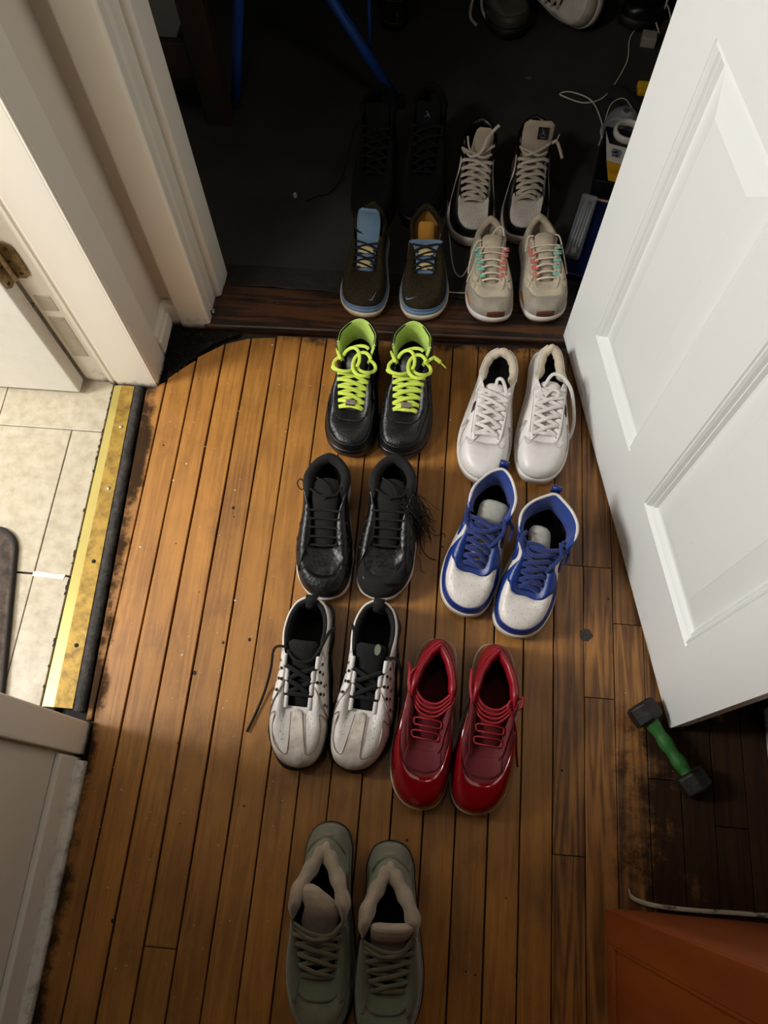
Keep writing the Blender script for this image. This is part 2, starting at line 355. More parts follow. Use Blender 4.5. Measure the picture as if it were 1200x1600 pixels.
def sec(y, xs, zs): return [(x+.65, y-.5, z) for x, z in zip(xs, zs)]
yA, yB = .846, .152
loft('bevelled_edge', sec(yA, (-.692, -.675, -.675, -.692), (.0035, .0075, -.008, -.008)), sec(yB, (-.679, -.655, -.655, -.679), (.0035, .0075, -.008, -.008)), BR2, thr)['label'] = 'bevelled brass edge coloured in a lit tone'
loft('flat_top', sec(yA, (-.675, -.647, -.647, -.675), (.0075, .006, -.008, -.008)), sec(yB, (-.655, -.620, -.620, -.655), (.0075, .006, -.008, -.008)), BR1, thr)['label'] = 'stained flat brass top'
V = []; F = []; n = 46
for i in range(n+1):
    t = i/n; y = .848+(.148-.848)*t; xl = -.647+.027*t; xr = -.628+.030*t; q = rt.uniform(-.0012, .0012)
    for k, (fx, z) in enumerate(((0, -.008), (0, .004), (.3, .0075), (.7, .007), (1, .003), (1, -.008))): V.append((xl+(xr-xl)*fx+.65+q*(k > 2), y-.5, z+(rt.uniform(-.0006, .0006) if 0 < k < 5 else 0)))
for i in range(n):
    for k in range(5): F.append((i*6+k, i*6+k+1, i*6+7+k, i*6+6+k))
mk('rubber_edge', V, F, RUB, thr, smooth=True)['label'] = 'cracked dark rubber edging'
SCR = mat('steel_screw', (190, 186, 178), .35, metal=.8, bump=0)
for y, x in ((.745, -.655), (.60, -.650), (.44, -.645), (.27, -.640)):
    s = lathe('screw', [(.0042, .0), (.0042, .0006), (.003, .0018), (.0005, .0022)], (x+.65, y-.5, .0068), SCR if y > .5 else BLK, thr, 12)
rnd = random.Random(8)
V = []; F = []
for i in range(60):
    y = rnd.uniform(.17, .84); x = bx(y)+rnd.uniform(-.001, .004); r = rnd.uniform(.0012, .0035); b = len(V)
    for j in range(5):
        a = 2*PI*j/5; V.append((x+r*math.cos(a)*rnd.uniform(.5, 1), y+r*math.sin(a)*rnd.uniform(.8, 2.2), -.0002))
    V.append((x, y, .0012)); F += [(b+j, b+(j+1) % 5, b+5) for j in range(5)]
o = mk('caulk_crumbs', V, F, BLK); tag(o, 'black crumbling caulk along the jagged tile edge beside the brass strip', 'caulk', kind='stuff')

# bath mat
def rrect(x0, x1, y0, y1, r, n=8):
    P = []
    for cx, cy, a0 in ((x1-r, y1-r, 0), (x0+r, y1-r, PI/2), (x0+r, y0+r, PI), (x1-r, y0+r, 1.5*PI)):
        for i in range(n+1):
            a = a0+PI/2*i/n; P.append((cx+r*math.cos(a), cy+r*math.sin(a)))
    return P
MATM = mat('dark_brown_mat_pile', (86, 72, 62), .95, c2=(48, 40, 34), vs=60, bump=1., bs=45, sheen=.3)
bm_root = empty('bath_mat', (-.757, .165, -.001), math.radians(10)); tag(bm_root, 'dark brown bath mat with rounded corner on the cream tiles', 'mat')
P = rrect(-.50, .0, -.42, .345, .055)
n = len(P)
rings = [(1, 0), (1, .008), (.995, .011), (.975, .012), (.965, .0105), (.955, .012)]
V = []; F = []
for s, z in rings: V += [((x+.25)*s-.25, (y+.04)*s-.04, z) for x, y in P]
for k in range(len(rings)-1):
    for i in range(n): F.append((k*n+i, k*n+(i+1) % n, (k+1)*n+(i+1) % n, (k+1)*n+i))
F.append(tuple(range(n))[::-1]); F.append(tuple((len(rings)-1)*n+i for i in range(n)))
mk('mat_pile', V, F, MATM, bm_root)
V2 = []; F2 = []
for s, z in ((1.006, 0), (1.006, .009), (1., .0125), (.984, .0125), (.98, .009)): V2 += [((x+.25)*s-.25, (y+.04)*s-.04, z) for x, y in P]
for k in range(4):
    for i in range(n): F2.append((k*n+i, k*n+(i+1) % n, (k+1)*n+(i+1) % n, (k+1)*n+i))
mk('bound_edge', V2, F2, mat('mat_binding', (42, 35, 31), .8, bump=.6, bs=150), bm_root)

# ------------------------------------------------------------------ walls, casings
ZT = 2.42
HALLP = paint('bounce_cut_hall_paint', (84, 72, 60), .6, .3)  # unseen hall surfaces, coloured dark to cut bounced light on the floor
tag(box('wall_left', -.757, -.598, -3.2, .072, -.02, ZT, WALLP, bv=0, kind='structure'), 'taupe painted hall wall left of the wood floor', None)
tag(box('wall_left_far', -.757, -.607, .90, 1.20, -.02, ZT, WALLP, bv=0, kind='structure'), 'short cream wall between the two door casings', None)
tag(box('wall_front', -.70, -.568, 1.036, 1.165, -.02, ZT, WALLP, bv=0, kind='structure'), 'wall holding the dark room doorway', None)
box('wall_front_right', .335, .82, 1.036, 1.165, -.02, ZT, WALLP, bv=0, kind='structure')
box('wall_front_header', -.52, .335, 1.036, 1.165, 2.06, ZT, WALLP, bv=0, kind='structure')
box('wall_left_header', -.757, -.598, .072, .90, 2.08, ZT, WALLP, bv=0, kind='structure')
box('wall_right', .70, .80, -3.2, 1.036, -.02, ZT, HALLP, bv=0, kind='structure')
box('wall_back', -.757, .80, -3.3, -3.2, -.02, ZT, HALLP, bv=0, kind='structure')
box('ceiling', -.757, .80, -3.3, 1.165, ZT, ZT+.06, HALLP, bv=0, kind='structure')
box('ceiling_bathroom', -2.45, -.757, -1.3, 2.1, ZT, ZT+.06, BATHW, bv=0, kind='structure')
box('wall_bathroom_far', -2.45, -.757, 2.0, 2.1, -.02, ZT, BATHW, bv=0, kind='structure')
box('wall_bathroom_near', -2.45, -.757, -1.3, -1.2, -.02, ZT, BATHW, bv=0, kind='structure')
box('wall_bathroom_left', -2.5, -2.4, -1.3, 2.1, -.02, ZT, BATHW, bv=0, kind='structure')
box('wall_bathroom_end', -.77, -.757, 1.20, 2.1, -.02, ZT, BATHW, bv=0, kind='structure')
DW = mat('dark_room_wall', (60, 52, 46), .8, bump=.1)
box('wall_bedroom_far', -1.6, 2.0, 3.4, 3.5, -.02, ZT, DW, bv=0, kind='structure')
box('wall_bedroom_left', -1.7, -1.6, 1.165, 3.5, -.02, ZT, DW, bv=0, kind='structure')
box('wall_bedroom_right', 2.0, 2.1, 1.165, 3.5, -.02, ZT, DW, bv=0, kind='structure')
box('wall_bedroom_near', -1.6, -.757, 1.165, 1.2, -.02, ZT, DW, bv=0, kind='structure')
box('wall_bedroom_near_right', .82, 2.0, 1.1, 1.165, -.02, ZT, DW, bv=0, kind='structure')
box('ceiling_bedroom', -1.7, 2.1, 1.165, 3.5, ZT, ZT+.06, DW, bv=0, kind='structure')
# bathroom window pane frame (light comes from it)
wn = empty('window_1', (-2.39, .16, 1.75)); tag(wn, 'white framed bathroom window lighting the doorway', None, kind='structure')
for a, b_, c, d in ((-.47, .47, -.47, -.40), (-.47, .47, .40, .47), (-.47, -.40, -.47, .47), (.40, .47, -.47, .47)): box('window_frame', -.01, .03, a, b_, c, d, BATHW, wn)

# near casing of the bathroom doorway (left, below tiles)
t = prism('trim_1', [(-.598, .072), (-.583, .0725), (-.5825, .078), (-.583, .1285), (-.586, .131), (-.757, .131), (-.757, .1), (-.62, .1), (-.62, .072)], -.015, 2.08, TRIM, bv=.003, kind='structure')
tag(t, 'cream door casing at the near side of the bathroom doorway', None)
# left baseboard with shoe moulding
bsl = prism('baseboard_left', [(-.598, -1.3), (-.586, -1.3), (-.586, .068), (-.598, .068)], -.01, .088, TRIM, bv=.004, kind='structure')
tag(bsl, 'cream baseboard below the taupe wall', None)
prof = [(-.586, -.015), (-.567, -.015), (-.567, .006), (-.570, .014), (-.577, .019), (-.586, .020)]
o = loft('trim_2', [(x, -1.3, z) for x, z in prof], [(x-.004, .062, z) for x, z in prof], TRIM, kind='structure', bv=.001)
tag(o, 'chipped cream shoe moulding along the left baseboard', None)
# far jamb of the bathroom doorway
LE = (-.008, .006)
jp = [(-.757, .857), (-.706, .857), (-.704, .853), (-.694, .8505), (-.691, .8535), (-.687, .8535), (-.684, .8495), (-.602, .853), (-.602, .90), (-.757, .90)]
j = prism('trim_3', jp, -.012, 2.08, TRIM, bv=.0012, kind='structure'); tag(j, 'cream bathroom door jamb with a double bead stop', None)
cp = [(-.6075, .8535), (-.598, .853), (-.5975, .8555), (-.599, .857), (-.5955, .859), (-.5955, .928), (-.599, .934), (-.6075, .934)]
c_ = prism('trim_4', cp, -.012, 2.1, TRIM, bv=.0015, kind='structure'); tag(c_, 'cream casing on the hall side of the bathroom jamb', None)
MORT = mat('old_mortise_paint', (200, 190, 172), .6, bump=.3)
for z0, z1 in ((.255, .30), (.10, .235)):
    m_ = box('mortise_patch', -.748, -.716, .8555, .858, z0, z1, MORT, j, bv=.0008); m_['label'] = 'sunken painted over hinge patch'
bf = prism('baseboard_far', [(-.6075, .934), (-.596, .934), (-.596, 1.020), (-.568, 1.020), (-.568, 1.036), (-.6075, 1.036)], -.01, .068, TRIM, bv=.002, kind='structure')
tag(bf, 'small cream baseboard return in the corner between the casings', None)
box('baseboard_lip', -.6075, -.591, .934, 1.014, .012, .05, TRIM, bf, bv=.002)
# hinge
BRS = mat('tarnished_brass_hinge', (150, 126, 78), .35, c2=(96, 78, 46), vs=60, metal=.7, bump=.2)
hg = empty('door_hinge', (-.7595, .855, .40)); tag(hg, 'tarnished brass butt hinge joining the bathroom door and jamb', 'hinge')
def leaf(name, sgn):
    P2 = [(0, -.046), (.022, -.046), (.032, -.038), (.034, -.02), (.034, .02), (.032, .038), (.022, .046), (0, .046)]
    if sgn > 0: A = [(.002+x, -.0001, z) for x, z in P2]; B = [(.002+x, -.0025, z) for x, z in P2]
    else: A = [(.0022, -.004-x*.9, z) for x, z in P2]; B = [(.005, -.004-x*.9, z) for x, z in P2]
    l = loft(name, A, B, BRS, hg, bv=.0005)
    for z in (-.032, 0, .032):
        q = .014 if z == 0 else .022
        if sgn > 0: cyl('screw', (q, -.0034, z), .0035, .001, BLK, l, 10, axis='y')
        else: cyl('screw', (.005, -.004-q, z), .0035, .001, BLK, l, 10, axis='x')
leaf('hinge_leaf', 1); leaf('hinge_leaf', -1)
for i in range(5): cyl('knuckle', (.004, -.006, -.046+i*.0186), .0062, .0176, mat('worn_steel_knuckle', (178, 166, 140), .35, metal=.7), hg, 14)
lathe('pin_cap', [(.0062, 0), (.007, .003), (.004, .007), (.0005, .008)], (.004, -.006, .047), BRS, hg, 14)
# bathroom door leaf
dr = empty('door_2', (-.7595, .818, .012)); tag(dr, 'white bathroom door opened flat, only its lower corner showing', None, kind='structure')
RIB = mat('ribbed_white_door_paint', (226, 222, 212), .5, var=.03, bump=.35, bs=170, kind='weave')
box('door_panel', -.70, 0, 0, .034, 0, 2.02, RIB, dr, bv=.003)
# room doorway: casing and jambs
lean = (-.0025, .004)
rc = prism('trim_5', [(-.574, 1.015), (-.569, 1.0135), (-.512, 1.0165), (-.5055, 1.019), (-.5055, 1.040), (-.512, 1.042), (-.574, 1.037)], -.012, 2.1, TRIM, bv=.003, kind='structure', lean=(.009, 0))
tag(rc, 'wide cream casing left of the dark doorway, scuffed at its foot', None)
r2 = prism('trim_6', [(-.560, 1.041), (-.5105, 1.041), (-.5095, 1.048), (-.5125, 1.050), (-.5125, 1.053), (-.5075, 1.056), (-.5065, 1.089), (-.510, 1.092), (-.560, 1.092)], -.012, 2.08, TRIM, bv=.001, kind='structure', lean=(.011, 0))
tag(r2, 'cream door jamb with chipped paint seam beside the dark room', None)
r3 = prism('trim_7', [(-.560, 1.093), (-.500, 1.093), (-.4935, 1.098), (-.4905, 1.163), (-.497, 1.168), (-.560, 1.168)], -.012, 2.08, TRIM, bv=.003, kind='structure', lean=(.011, 0))
tag(r3, 'cream inner jamb edge next to the black floor', None)
prism('trim_8', [(.335, 1.019), (.40, 1.016), (.40, 1.036), (.335, 1.036)], -.012, 2.1, TRIM, bv=.002, kind='structure')
prism('trim_9', [(.325, 1.037), (.335, 1.037), (.335, 1.168), (.325, 1.168)], -.012, 2.08, TRIM, bv=.002, kind='structure')
# right wall trim
o = box('trim_10', .660, .70, .168, .262, -.01, 2.1, TRIM, bv=.003, kind='structure'); tag(o, 'sliver of white casing at the right edge behind the open door', None)
box('baseboard_right', .686, .70, -.09, .168, -.01, .09, TRIM, bv=.003, kind='structure')
# chipped paint flake at the foot of the jamb
fl = mk('paint_flake', [(-.502, 1.046, 0), (-.494, 1.049, 0), (-.497, 1.060, .001), (-.506, 1.058, .012), (-.500, 1.052, .020), (-.506, 1.047, .016)], [(0, 1, 2, 3, 4, 5)], TRIM)
sm = fl.modifiers.new('s', 'SOLIDIFY'); sm.thickness = .0015; tag(fl, 'curled flake of cream paint peeling at the foot of the jamb', 'paint flake')

# ------------------------------------------------------------------ main six-panel door
D0 = Vector((.289, 1.046, .012)); du = Vector((.193, -.837, 0)).normalized(); ang = math.atan2(du.y, du.x)
door = empty('door_1', D0, ang); tag(door, 'white raised panel door standing open on the right', None, kind='structure')
# local: x along width (0 hinge .. .859), y = away from camera side (thickness), z up. face at y=0 looks to -y(local)
DWD, DHT, DTH = .859, 2.02, .036
panels = [(.124, .381, .178, .803), (.484, .746, .178, .803), (.124, .381, .965, 1.60), (.484, .746, .965, 1.60), (.124, .381, 1.70, 1.90), (.484, .746, 1.70, 1.90)]
def face_sign():
    n_ = Vector((-math.sin(ang), math.cos(ang), 0)); return 1 if (Vector((0, 0, 0))-D0).dot(n_) > 0 else -1
FS = face_sign()   # side of local y that looks at the camera
xs = sorted({0, DWD, *[p[0] for p in panels], *[p[1] for p in panels]}); zs = sorted({0, DHT, *[p[2] for p in panels], *[p[3] for p in panels]})
V = []; F = []
def quad(a, b, c, d):
    i = len(V); V.extend([a, b, c, d]); F.append((i, i+1, i+2, i+3))
for i in range(len(xs)-1):
    for k in range(len(zs)-1):
        xm, zm = (xs[i]+xs[i+1])/2, (zs[k]+zs[k+1])/2
        if any(p[0] < xm < p[1] and p[2] < zm < p[3] for p in panels): continue
        quad((xs[i], 0, zs[k]), (xs[i+1], 0, zs[k]), (xs[i+1], 0, zs[k+1]), (xs[i], 0, zs[k+1]))
T = -FS*DTH
quad((0, T, 0), (DWD, T, 0), (DWD, T, DHT), (0, T, DHT))
for a, b in (((0, 0), (DWD, 0)), ((DWD, 0), (DWD, DHT)), ((DWD, DHT), (0, DHT)), ((0, DHT), (0, 0))):
    quad((a[0], 0, a[1]), (b[0], 0, b[1]), (b[0], T, b[1]), (a[0], T, a[1]))
me = bpy.data.meshes.new('door_leaf'); me.from_pydata(V, [], F)
bm = bmesh.new(); bm.from_mesh(me); bmesh.ops.remove_doubles(bm, verts=bm.verts, dist=1e-5); bmesh.ops.recalc_face_normals(bm, faces=bm.faces); bm.to_mesh(me); bm.free()
lf = link('door_leaf', me, DOORW, door, smooth=False)
for p in panels:
    # moulding rings: (inset, depth)
    rg_ = [(0, 0), (.002, .0018), (.006, .0005), (.010, .0028), (.013, .0058), (.016, .0048), (.020, .0085), (.024, .0090), (.062, .0025), (.064, .0020)]
    V = []; F = []
    for ins, dp in rg_:
        y = -FS*dp*1.6
        V += [(p[0]+ins, y, p[2]+ins), (p[1]-ins, y, p[2]+ins), (p[1]-ins, y, p[3]-ins), (p[0]+ins, y, p[3]-ins)]
    for k in range(len(rg_)-1):
        for i in range(4): F.append((k*4+i, k*4+(i+1) % 4, k*4+4+(i+1) % 4, k*4+4+i))
    e = (len(rg_)-1)*4; F.append((e, e+1, e+2, e+3))
    mk('door_panel', V, F, DOORW, door, smooth=False)
kb = lathe('door_knob', [(.028, 0), (.028, .004), (.010, .010), (.009, .03), (.024, .042), (.026, .052), (.018, .062), (.001, .064)], (0, 0, 0), BRS, door)
kb.rotation_euler = (PI/2 if FS < 0 else -PI/2, 0, 0); kb.location = (DWD-.07, FS*.001, .92)

# ================================================================== SHOES
def herm(us, vals, u, period=2.0):
    """periodic cubic through (us, vals); vals (n, d)"""
    us = np.array(us, float); vals = np.array(vals, float)
    k = np.argsort(us); us = us[k]; vals = vals[k]
    U = np.concatenate([us-period, us, us+period]); Y = np.concatenate([vals, vals, vals])
    tn = np.zeros_like(Y)
    d0 = (Y[1:]-Y[:-1])/(U[1:]-U[:-1])[:, None]
    h = (U[1:]-U[:-1])[:, None]
    tn[1:-1] = (d0[:-1]*h[1:]+d0[1:]*h[:-1])/(h[1:]+h[:-1])
    u = ((np.asarray(u, float)+1) % period)-1
    i = np.clip(np.searchsorted(U, u, side='right')-1, 0, len(U)-2)
    hh = U[i+1]-U[i]; t = ((u-U[i])/hh)[..., None]; hh = hh[..., None]
    a, b, c, d = Y[i], Y[i+1], tn[i], tn[i+1]
    return (2*t**3-3*t**2+1)*a+(t**3-2*t**2+t)*hh*c+(-2*t**3+3*t**2)*b+(t**3-t**2)*hh*d
LAT = [(0, -.010, -.1475), (.06, .013, -.143), (.13, .032, -.126), (.22, .045, -.095), (.32, .050, -.055), (.45, .046, -.005), (.58, .040, .045), (.7, .036, .085), (.82, .033, .118), (.92, .021, .141), (1, 0, .1475)]
MED = [(-.06, -.031, -.140), (-.13, -.043, -.122), (-.22, -.049, -.09), (-.32, -.050, -.055), (-.45, -.043, -.005), (-.58, -.035, .045), (-.7, -.033, .085), (-.82, -.031, .118), (-.92, -.020, .141)]
LOW = [(0, 0, -.060, .066), (.06, .015, -.059, .067), (.12, .022, -.05, .070), (.25, .024, -.02, .082), (.38, .026, .01, .094), (.48, .029, .035, .100), (.56, .034, .055, .095), (.66, .036, .078, .078), (.78, .031, .103, .070), (.9, .020, .120, .076), (1, 0, .128, .082)]
HIGH = [(0, 0, -.060, .068), (.06, .015, -.059, .069), (.12, .022, -.05, .073), (.25, .024, -.02, .090), (.38, .027, .008, .115), (.48, .033, .028, .138), (.56, .040, .045, .146), (.66, .042, .070, .140), (.78, .036, .096, .134), (.9, .022, .116, .136), (1, 0, .124, .140)]

class Shoe:
    def __init__(s, name, label, group, toe, hd, L, m, opening, zs=.028, wk=1., hz=1., toez=1., flare=.8, spring=.010, cat='shoe', z=0., roll=0, med=None, dx=0.):
        s.m = m; s.k = L/.295; s.wk = wk; s.zs = zs; s.flare = flare; s.toez = toez; s.spring = spring
        h = math.radians(hd)
        c = (toe[0]+math.sin(h)*L/2, toe[1]+math.cos(h)*L/2)
        # shift so that the toe tip (local x = -.010*m) lands on the given point
        c = (c[0]+math.cos(h)*(.010*m*wk+dx), c[1]-math.sin(h)*.010*m*wk)
        s.root = empty(name, (c[0], c[1], z), -h); s.root.rotation_euler[1] = roll
        tag(s.root, label, cat, group)
        s.ou = [p[0] for p in LAT+MED]; s.ov = [(p[1]*wk, p[2]*s.k) for p in LAT+MED]
        md = med or [(-p[0], -p[1]*.97, p[2], p[3]) for p in opening if 0 < p[0] < 1]
        s.qu = [p[0] for p in opening+md]; s.qv = [(p[1]*wk, p[2]*s.k, zs-.028+p[3]*hz if p[3]*hz > .06 else p[3]) for p in opening+md]
    def O(s, u): return herm(s.ou, s.ov, u)
    def Q(s, u): return herm(s.qu, s.qv, u)
    def On(s, u):
        e = 1e-3; d = s.O(u+e)-s.O(u-e); n = np.stack([-d[..., 1], d[..., 0]], -1)  # left normal
        n = n/np.maximum(np.linalg.norm(n, axis=-1, keepdims=True), 1e-9)
        o = s.O(u); sg = np.sign((n*(o-np.array((0, 0)))).sum(-1, keepdims=True)); return n*sg
    def spr(s, P):
        y = P[..., 1]/s.k; t = np.clip((-y-.07)/.08, 0, 1); P = P.copy(); P[..., 2] = P[..., 2]+s.spring*t*t; return P
    def S(s, u, v, off=0.):
        u = np.asarray(u, float); v = np.asarray(v, float); u, v = np.broadcast_arrays(u, v)
        def base(u, v):
            o = s.O(u); q = s.Q(u); au = np.abs(((u+1) % 2)-1)
            ks = np.clip((au-.30)/.3, 0, 1); ks = ks*ks*(3-2*ks)*s.flare
            vv = np.clip(v, -.05, 1.05); sn = np.sin(vv*PI/2); cs = 1-np.cos(vv*PI/2)
            kt = np.clip(1-au/.35, 0, 1)
            cs = cs+(cs**1.35-cs)*kt; sn = sn**(1-.18*kt*s.toez) if True else sn
            sn = np.where(np.isnan(sn), 0, sn)
            hx = (1-ks)*cs+ks*(.55*vv+.45*sn); hz = (1-ks)*sn+ks*vv
            P = np.empty(u.shape+(3,)); P[..., 0] = o[..., 0]+(q[..., 0]-o[..., 0])*hx; P[..., 1] = o[..., 1]+(q[..., 1]-o[..., 1])*hx
            P[..., 2] = s.zs-.003+(q[..., 2]-s.zs+.003)*hz
            return s.spr(P)
        P = base(u, v)
        if np.any(off):
            e = 4e-3; a = base(u+e, v)-base(u-e, v); v0 = np.clip(v, .004, .99); b = base(u, v0+.01)-base(u, v0-.003)
            n = np.cross(a, b); n = n/np.maximum(np.linalg.norm(n, axis=-1, keepdims=True), 1e-12)
            c = P-np.array((0, 0, .02)); c[..., 1] *= .3; sg = np.sign((n*c).sum(-1, keepdims=True)); P = P+n*sg*np.asarray(off)[..., None] if np.ndim(off) else P+n*sg*off
        return P
    def frame(s, u, v):
        e = 4e-3; p = s.S(u, v); a = s.S(u+e, v)-s.S(u-e, v); b = s.S(u, v+.01)-s.S(u, v-.01); a /= np.linalg.norm(a); n = np.cross(a, b); n /= np.linalg.norm(n)
        c = p-np.array((0, 0, .02)); c[1] *= .3
        if n@c < 0: n = -n
        b = np.cross(n, a); 
        if b[2] < 0 and abs(u) > .3: b = -b; a = -a
        return p, a, b, n
    def add(s, name, V, F, m, label=None, raw=False, smooth=True, recalc=True, parent=None):
        V = np.array(V, float).reshape(-1, 3)
        if not raw: V[:, 0] *= s.m
        o = mk(name, V, F, m, parent or s.root, smooth, recalc or s.m < 0)
        if label: o['label'] = label
        return o
    def ring(s, rows, name, m, cap0=False, cap1=False, label=None):
        n = len(rows[0]); V = np.concatenate(rows); F = []
        for k in range(len(rows)-1):
            for i in range(n): F.append((k*n+i, k*n+(i+1) % n, (k+1)*n+(i+1) % n, (k+1)*n+i))
        if cap0: F.append(tuple(range(n))[::-1])
        if cap1: F.append(tuple((len(rows)-1)*n+i for i in range(n)))
        return s.add(name, V, F, m, label)
    def sole(s, layers, wav=0):
        """layers: (part name, material, label, [(z, off), ...]) bottom to top"""
        u = np.linspace(-1, 1, 97)[:-1]
        for nm, m, lb, pr in layers:
            rows = []
            for z, off in pr:
                o = s.O(u)+s.On(u)*(off+(wav*np.sin(u*34) if wav else 0))[..., None] if wav else s.O(u)+s.On(u)*off
                P = np.empty((len(u), 3)); P[:, :2] = o; P[:, 2] = z; P = s.spr(P)
                if z <= 0.0001: P[:, 2] = np.maximum(P[:, 2]-0, 0)
                rows.append(P)
            s.ring(rows, nm, m, True, True, lb)
    def upper(s, m, lining, insole=None, wr=.0, label=None, crease=0):
        u = np.linspace(-1, 1, 129)[:-1]; rows = []
        for v in np.linspace(0, 1, 17):
            P = s.S(u, np.full_like(u, v))
            if wr:
                for i in range(len(u)):
                    q = P[i]; w_ = math.sin(v*PI)
                    P[i] += np.array((0, 0, 1))*noise.noise(Vector(q*38+np.array((s.m*5, 0, 0))))*wr*w_ + np.array((1., 0, 0))*noise.noise(Vector(q*30+np.array((9, s.m*3, 0))))*wr*w_
            rows.append(P)
        s.ring(rows, 'upper', m, label=label)
        rows = []
        q = s.Q(u); I = s.O(u)*np.array((.70, .78)); q = s.spr(q)
        cen = np.array((0, .02*s.k))
        for t, z in ((0, None), (.35, None), (.7, None), (1., None)):
            P = np.empty((len(u), 3)); inn = q[:, :2]*(1-.06*min(1, t*3))+cen*.06*min(1, t*3)
            P[:, :2] = inn*(1-t**1.5)+I*t**1.5; P[:, 2] = q[:, 2]*(1-t)+(s.zs+.004)*t; rows.append(P)
        s.ring(rows, 'lining', lining)
        P = rows[-1].copy(); P[:, 2] += .0005
        F = [tuple(range(len(u)))]
        s.add('insole', P, F, insole or lining)
    def collar(s, m, uc=.5, rw=.005, rh=.008, drop=.5, label=None, name='collar', tip=.25, lump=0):
        u = np.linspace(uc, 2-uc, 60); q = s.spr(s.Q(u)); V = []; F = []; n = len(u); N = 12
        cen = np.array((0, .07*s.k))
        for i in range(n):
            t = min(i, n-1-i)/(n-1)*2; k = min(1, tip+t/.22*(1-tip)); k = k*k*(3-2*k) if k < 1 else 1
            T = q[min(i+1, n-1)]-q[max(i-1, 0)]; T = T/np.linalg.norm(T)
            h = np.array((T[1], -T[0], 0)); h = h/max(np.linalg.norm(h), 1e-6)
            if h[:2]@(cen-q[i][:2]) < 0: h = -h
            lw = 1+lump*math.sin(i*.9+s.m) if lump else 1
            c = q[i]+h*rw*k*.75+np.array((0, 0, -rh*k*drop))
            for j in range(N):
                a = 2*PI*j/N; V.append(c+h*math.cos(a)*rw*k*lw+np.array((0, 0, 1))*math.sin(a)*rh*k)
        for i in range(n-1):
            for j in range(N): F.append((i*N+j, i*N+(j+1) % N, (i+1)*N+(j+1) % N, (i+1)*N+j))
        F.append(tuple(range(N))); F.append(tuple((n-1)*N+j for j in range(N)))
        return s.add(name, V, F, m, label)
    def patch(s, name, tab, m, off=.0016, label=None, nu=None, nv=8, smooth_tab=True, u_off=None):
        us = np.array([t[0] for t in tab], float); nu = nu or max(8, int((us[-1]-us[0])*70)); u = np.linspace(us[0], us[-1], nu)
        def ip(col):
            y = np.array([t[col] for t in tab], float)
            if not smooth_tab or len(y) < 3: return np.interp(u, us, y)
            C = catmull(list(zip(us, y)), 12); C = np.array(C); return np.interp(u, C[:, 0], C[:, 1])
        a, b = ip(1), ip(2)
        rows = []
        for j in range(-1, nv+2):
            f = min(max(j, 0), nv)/nv; v = a+(b-a)*f
            o = off if 0 <= j <= nv else -.0012
            P = s.S(u, v, np.full_like(u, o))
            rows.append(P)
        V = np.concatenate(rows); n = len(u); F = []
        for k in range(len(rows)-1):
            for i in range(n-1): F.append((k*n+i, k*n+i+1, (k+1)*n+i+1, (k+1)*n+i))
        # end caps
        base = len(V); E0 = s.S(np.full(nv+1, u[0]), a[0]+(b[0]-a[0])*np.linspace(0, 1, nv+1), np.full(nv+1, -.0012)); E1 = s.S(np.full(nv+1, u[-1]), a[-1]+(b[-1]-a[-1])*np.linspace(0, 1, nv+1), np.full(nv+1, -.0012))
        V = np.concatenate([V, E0, E1])
        for j in range(nv):
            F.append((base+j, base+j+1, (j+2)*n, (j+1)*n)); F.append((base+nv+1+j, base+nv+2+j, (j+2)*n+n-1, (j+1)*n+n-1))
        return s.add(name, V, F, m, label, recalc=True)
    def both(s, name, tab, m, **k):
        s.patch(name, tab, m, **k); s.patch(name, [(-t[0], t[1], t[2]) for t in tab][::-1], m, **k)
    def discs(s, name, pts, r, m, off=.0006, label=None, kind='stuff', n=8, h=.0004):
        V = []; F = []
        for u, v in pts:
            p, a, b, nn = s.frame(u, v); i = len(V)
            V += [p+nn*off+(a*math.cos(2*PI*j/n)+b*math.sin(2*PI*j/n))*r for j in range(n)]; V.append(p+nn*(off+h)); F += [(i+j, i+(j+1) % n, i+n) for j in range(n)]
        o = s.add(name, V, F, m, label)
        if kind: o['kind'] = kind
        return o
    def rings(s, name, pts, r, m, off=.001, t=.0011, label=None):
        V = []; F = []
        for u, v in pts:
            p, a, b, nn = s.frame(u, v); C = [p+nn*off+(a*math.cos(2*PI*j/12)+b*math.sin(2*PI*j/12))*r for j in range(13)]
            v_, f_ = sweep_data(C, t, t, len(V), 6, up=tuple(nn)); V += v_; F += f_
        o = s.add(name, V, F, m, label); o['kind'] = 'stuff'; return o
    def seam(s, name, lines, m, r=.0007, off=.0024, sym=True):
        V = []; F = []
        for ln in lines:
            for sg in ((1, -1) if sym else (1,)):
                C = np.array(catmull([(p[0], p[1]) for p in ln], 8)); P = s.S(C[:, 0]*sg, C[:, 1], np.full(len(C), off))
                v_, f_ = sweep_data(list(P), r, r, len(V), 5); V += v_; F += f_
        o = s.add(name, V, F, m); o['kind'] = 'stuff'; return o
    def decal(s, name, shape, u, v, m, off=.0012, rot=0, flip=1, label=None):
        p, a, b, nn = s.frame(u, v); VV, FF = shape; ca, sa = math.cos(rot), math.sin(rot)
        if s.m < 0: flip = -flip
        V = [p+nn*off+a*((x*ca-y*sa)*flip)+b*(x*sa+y*ca) for x, y, *_ in VV]
        return s.add(name, V, FF, m, label, smooth=False)
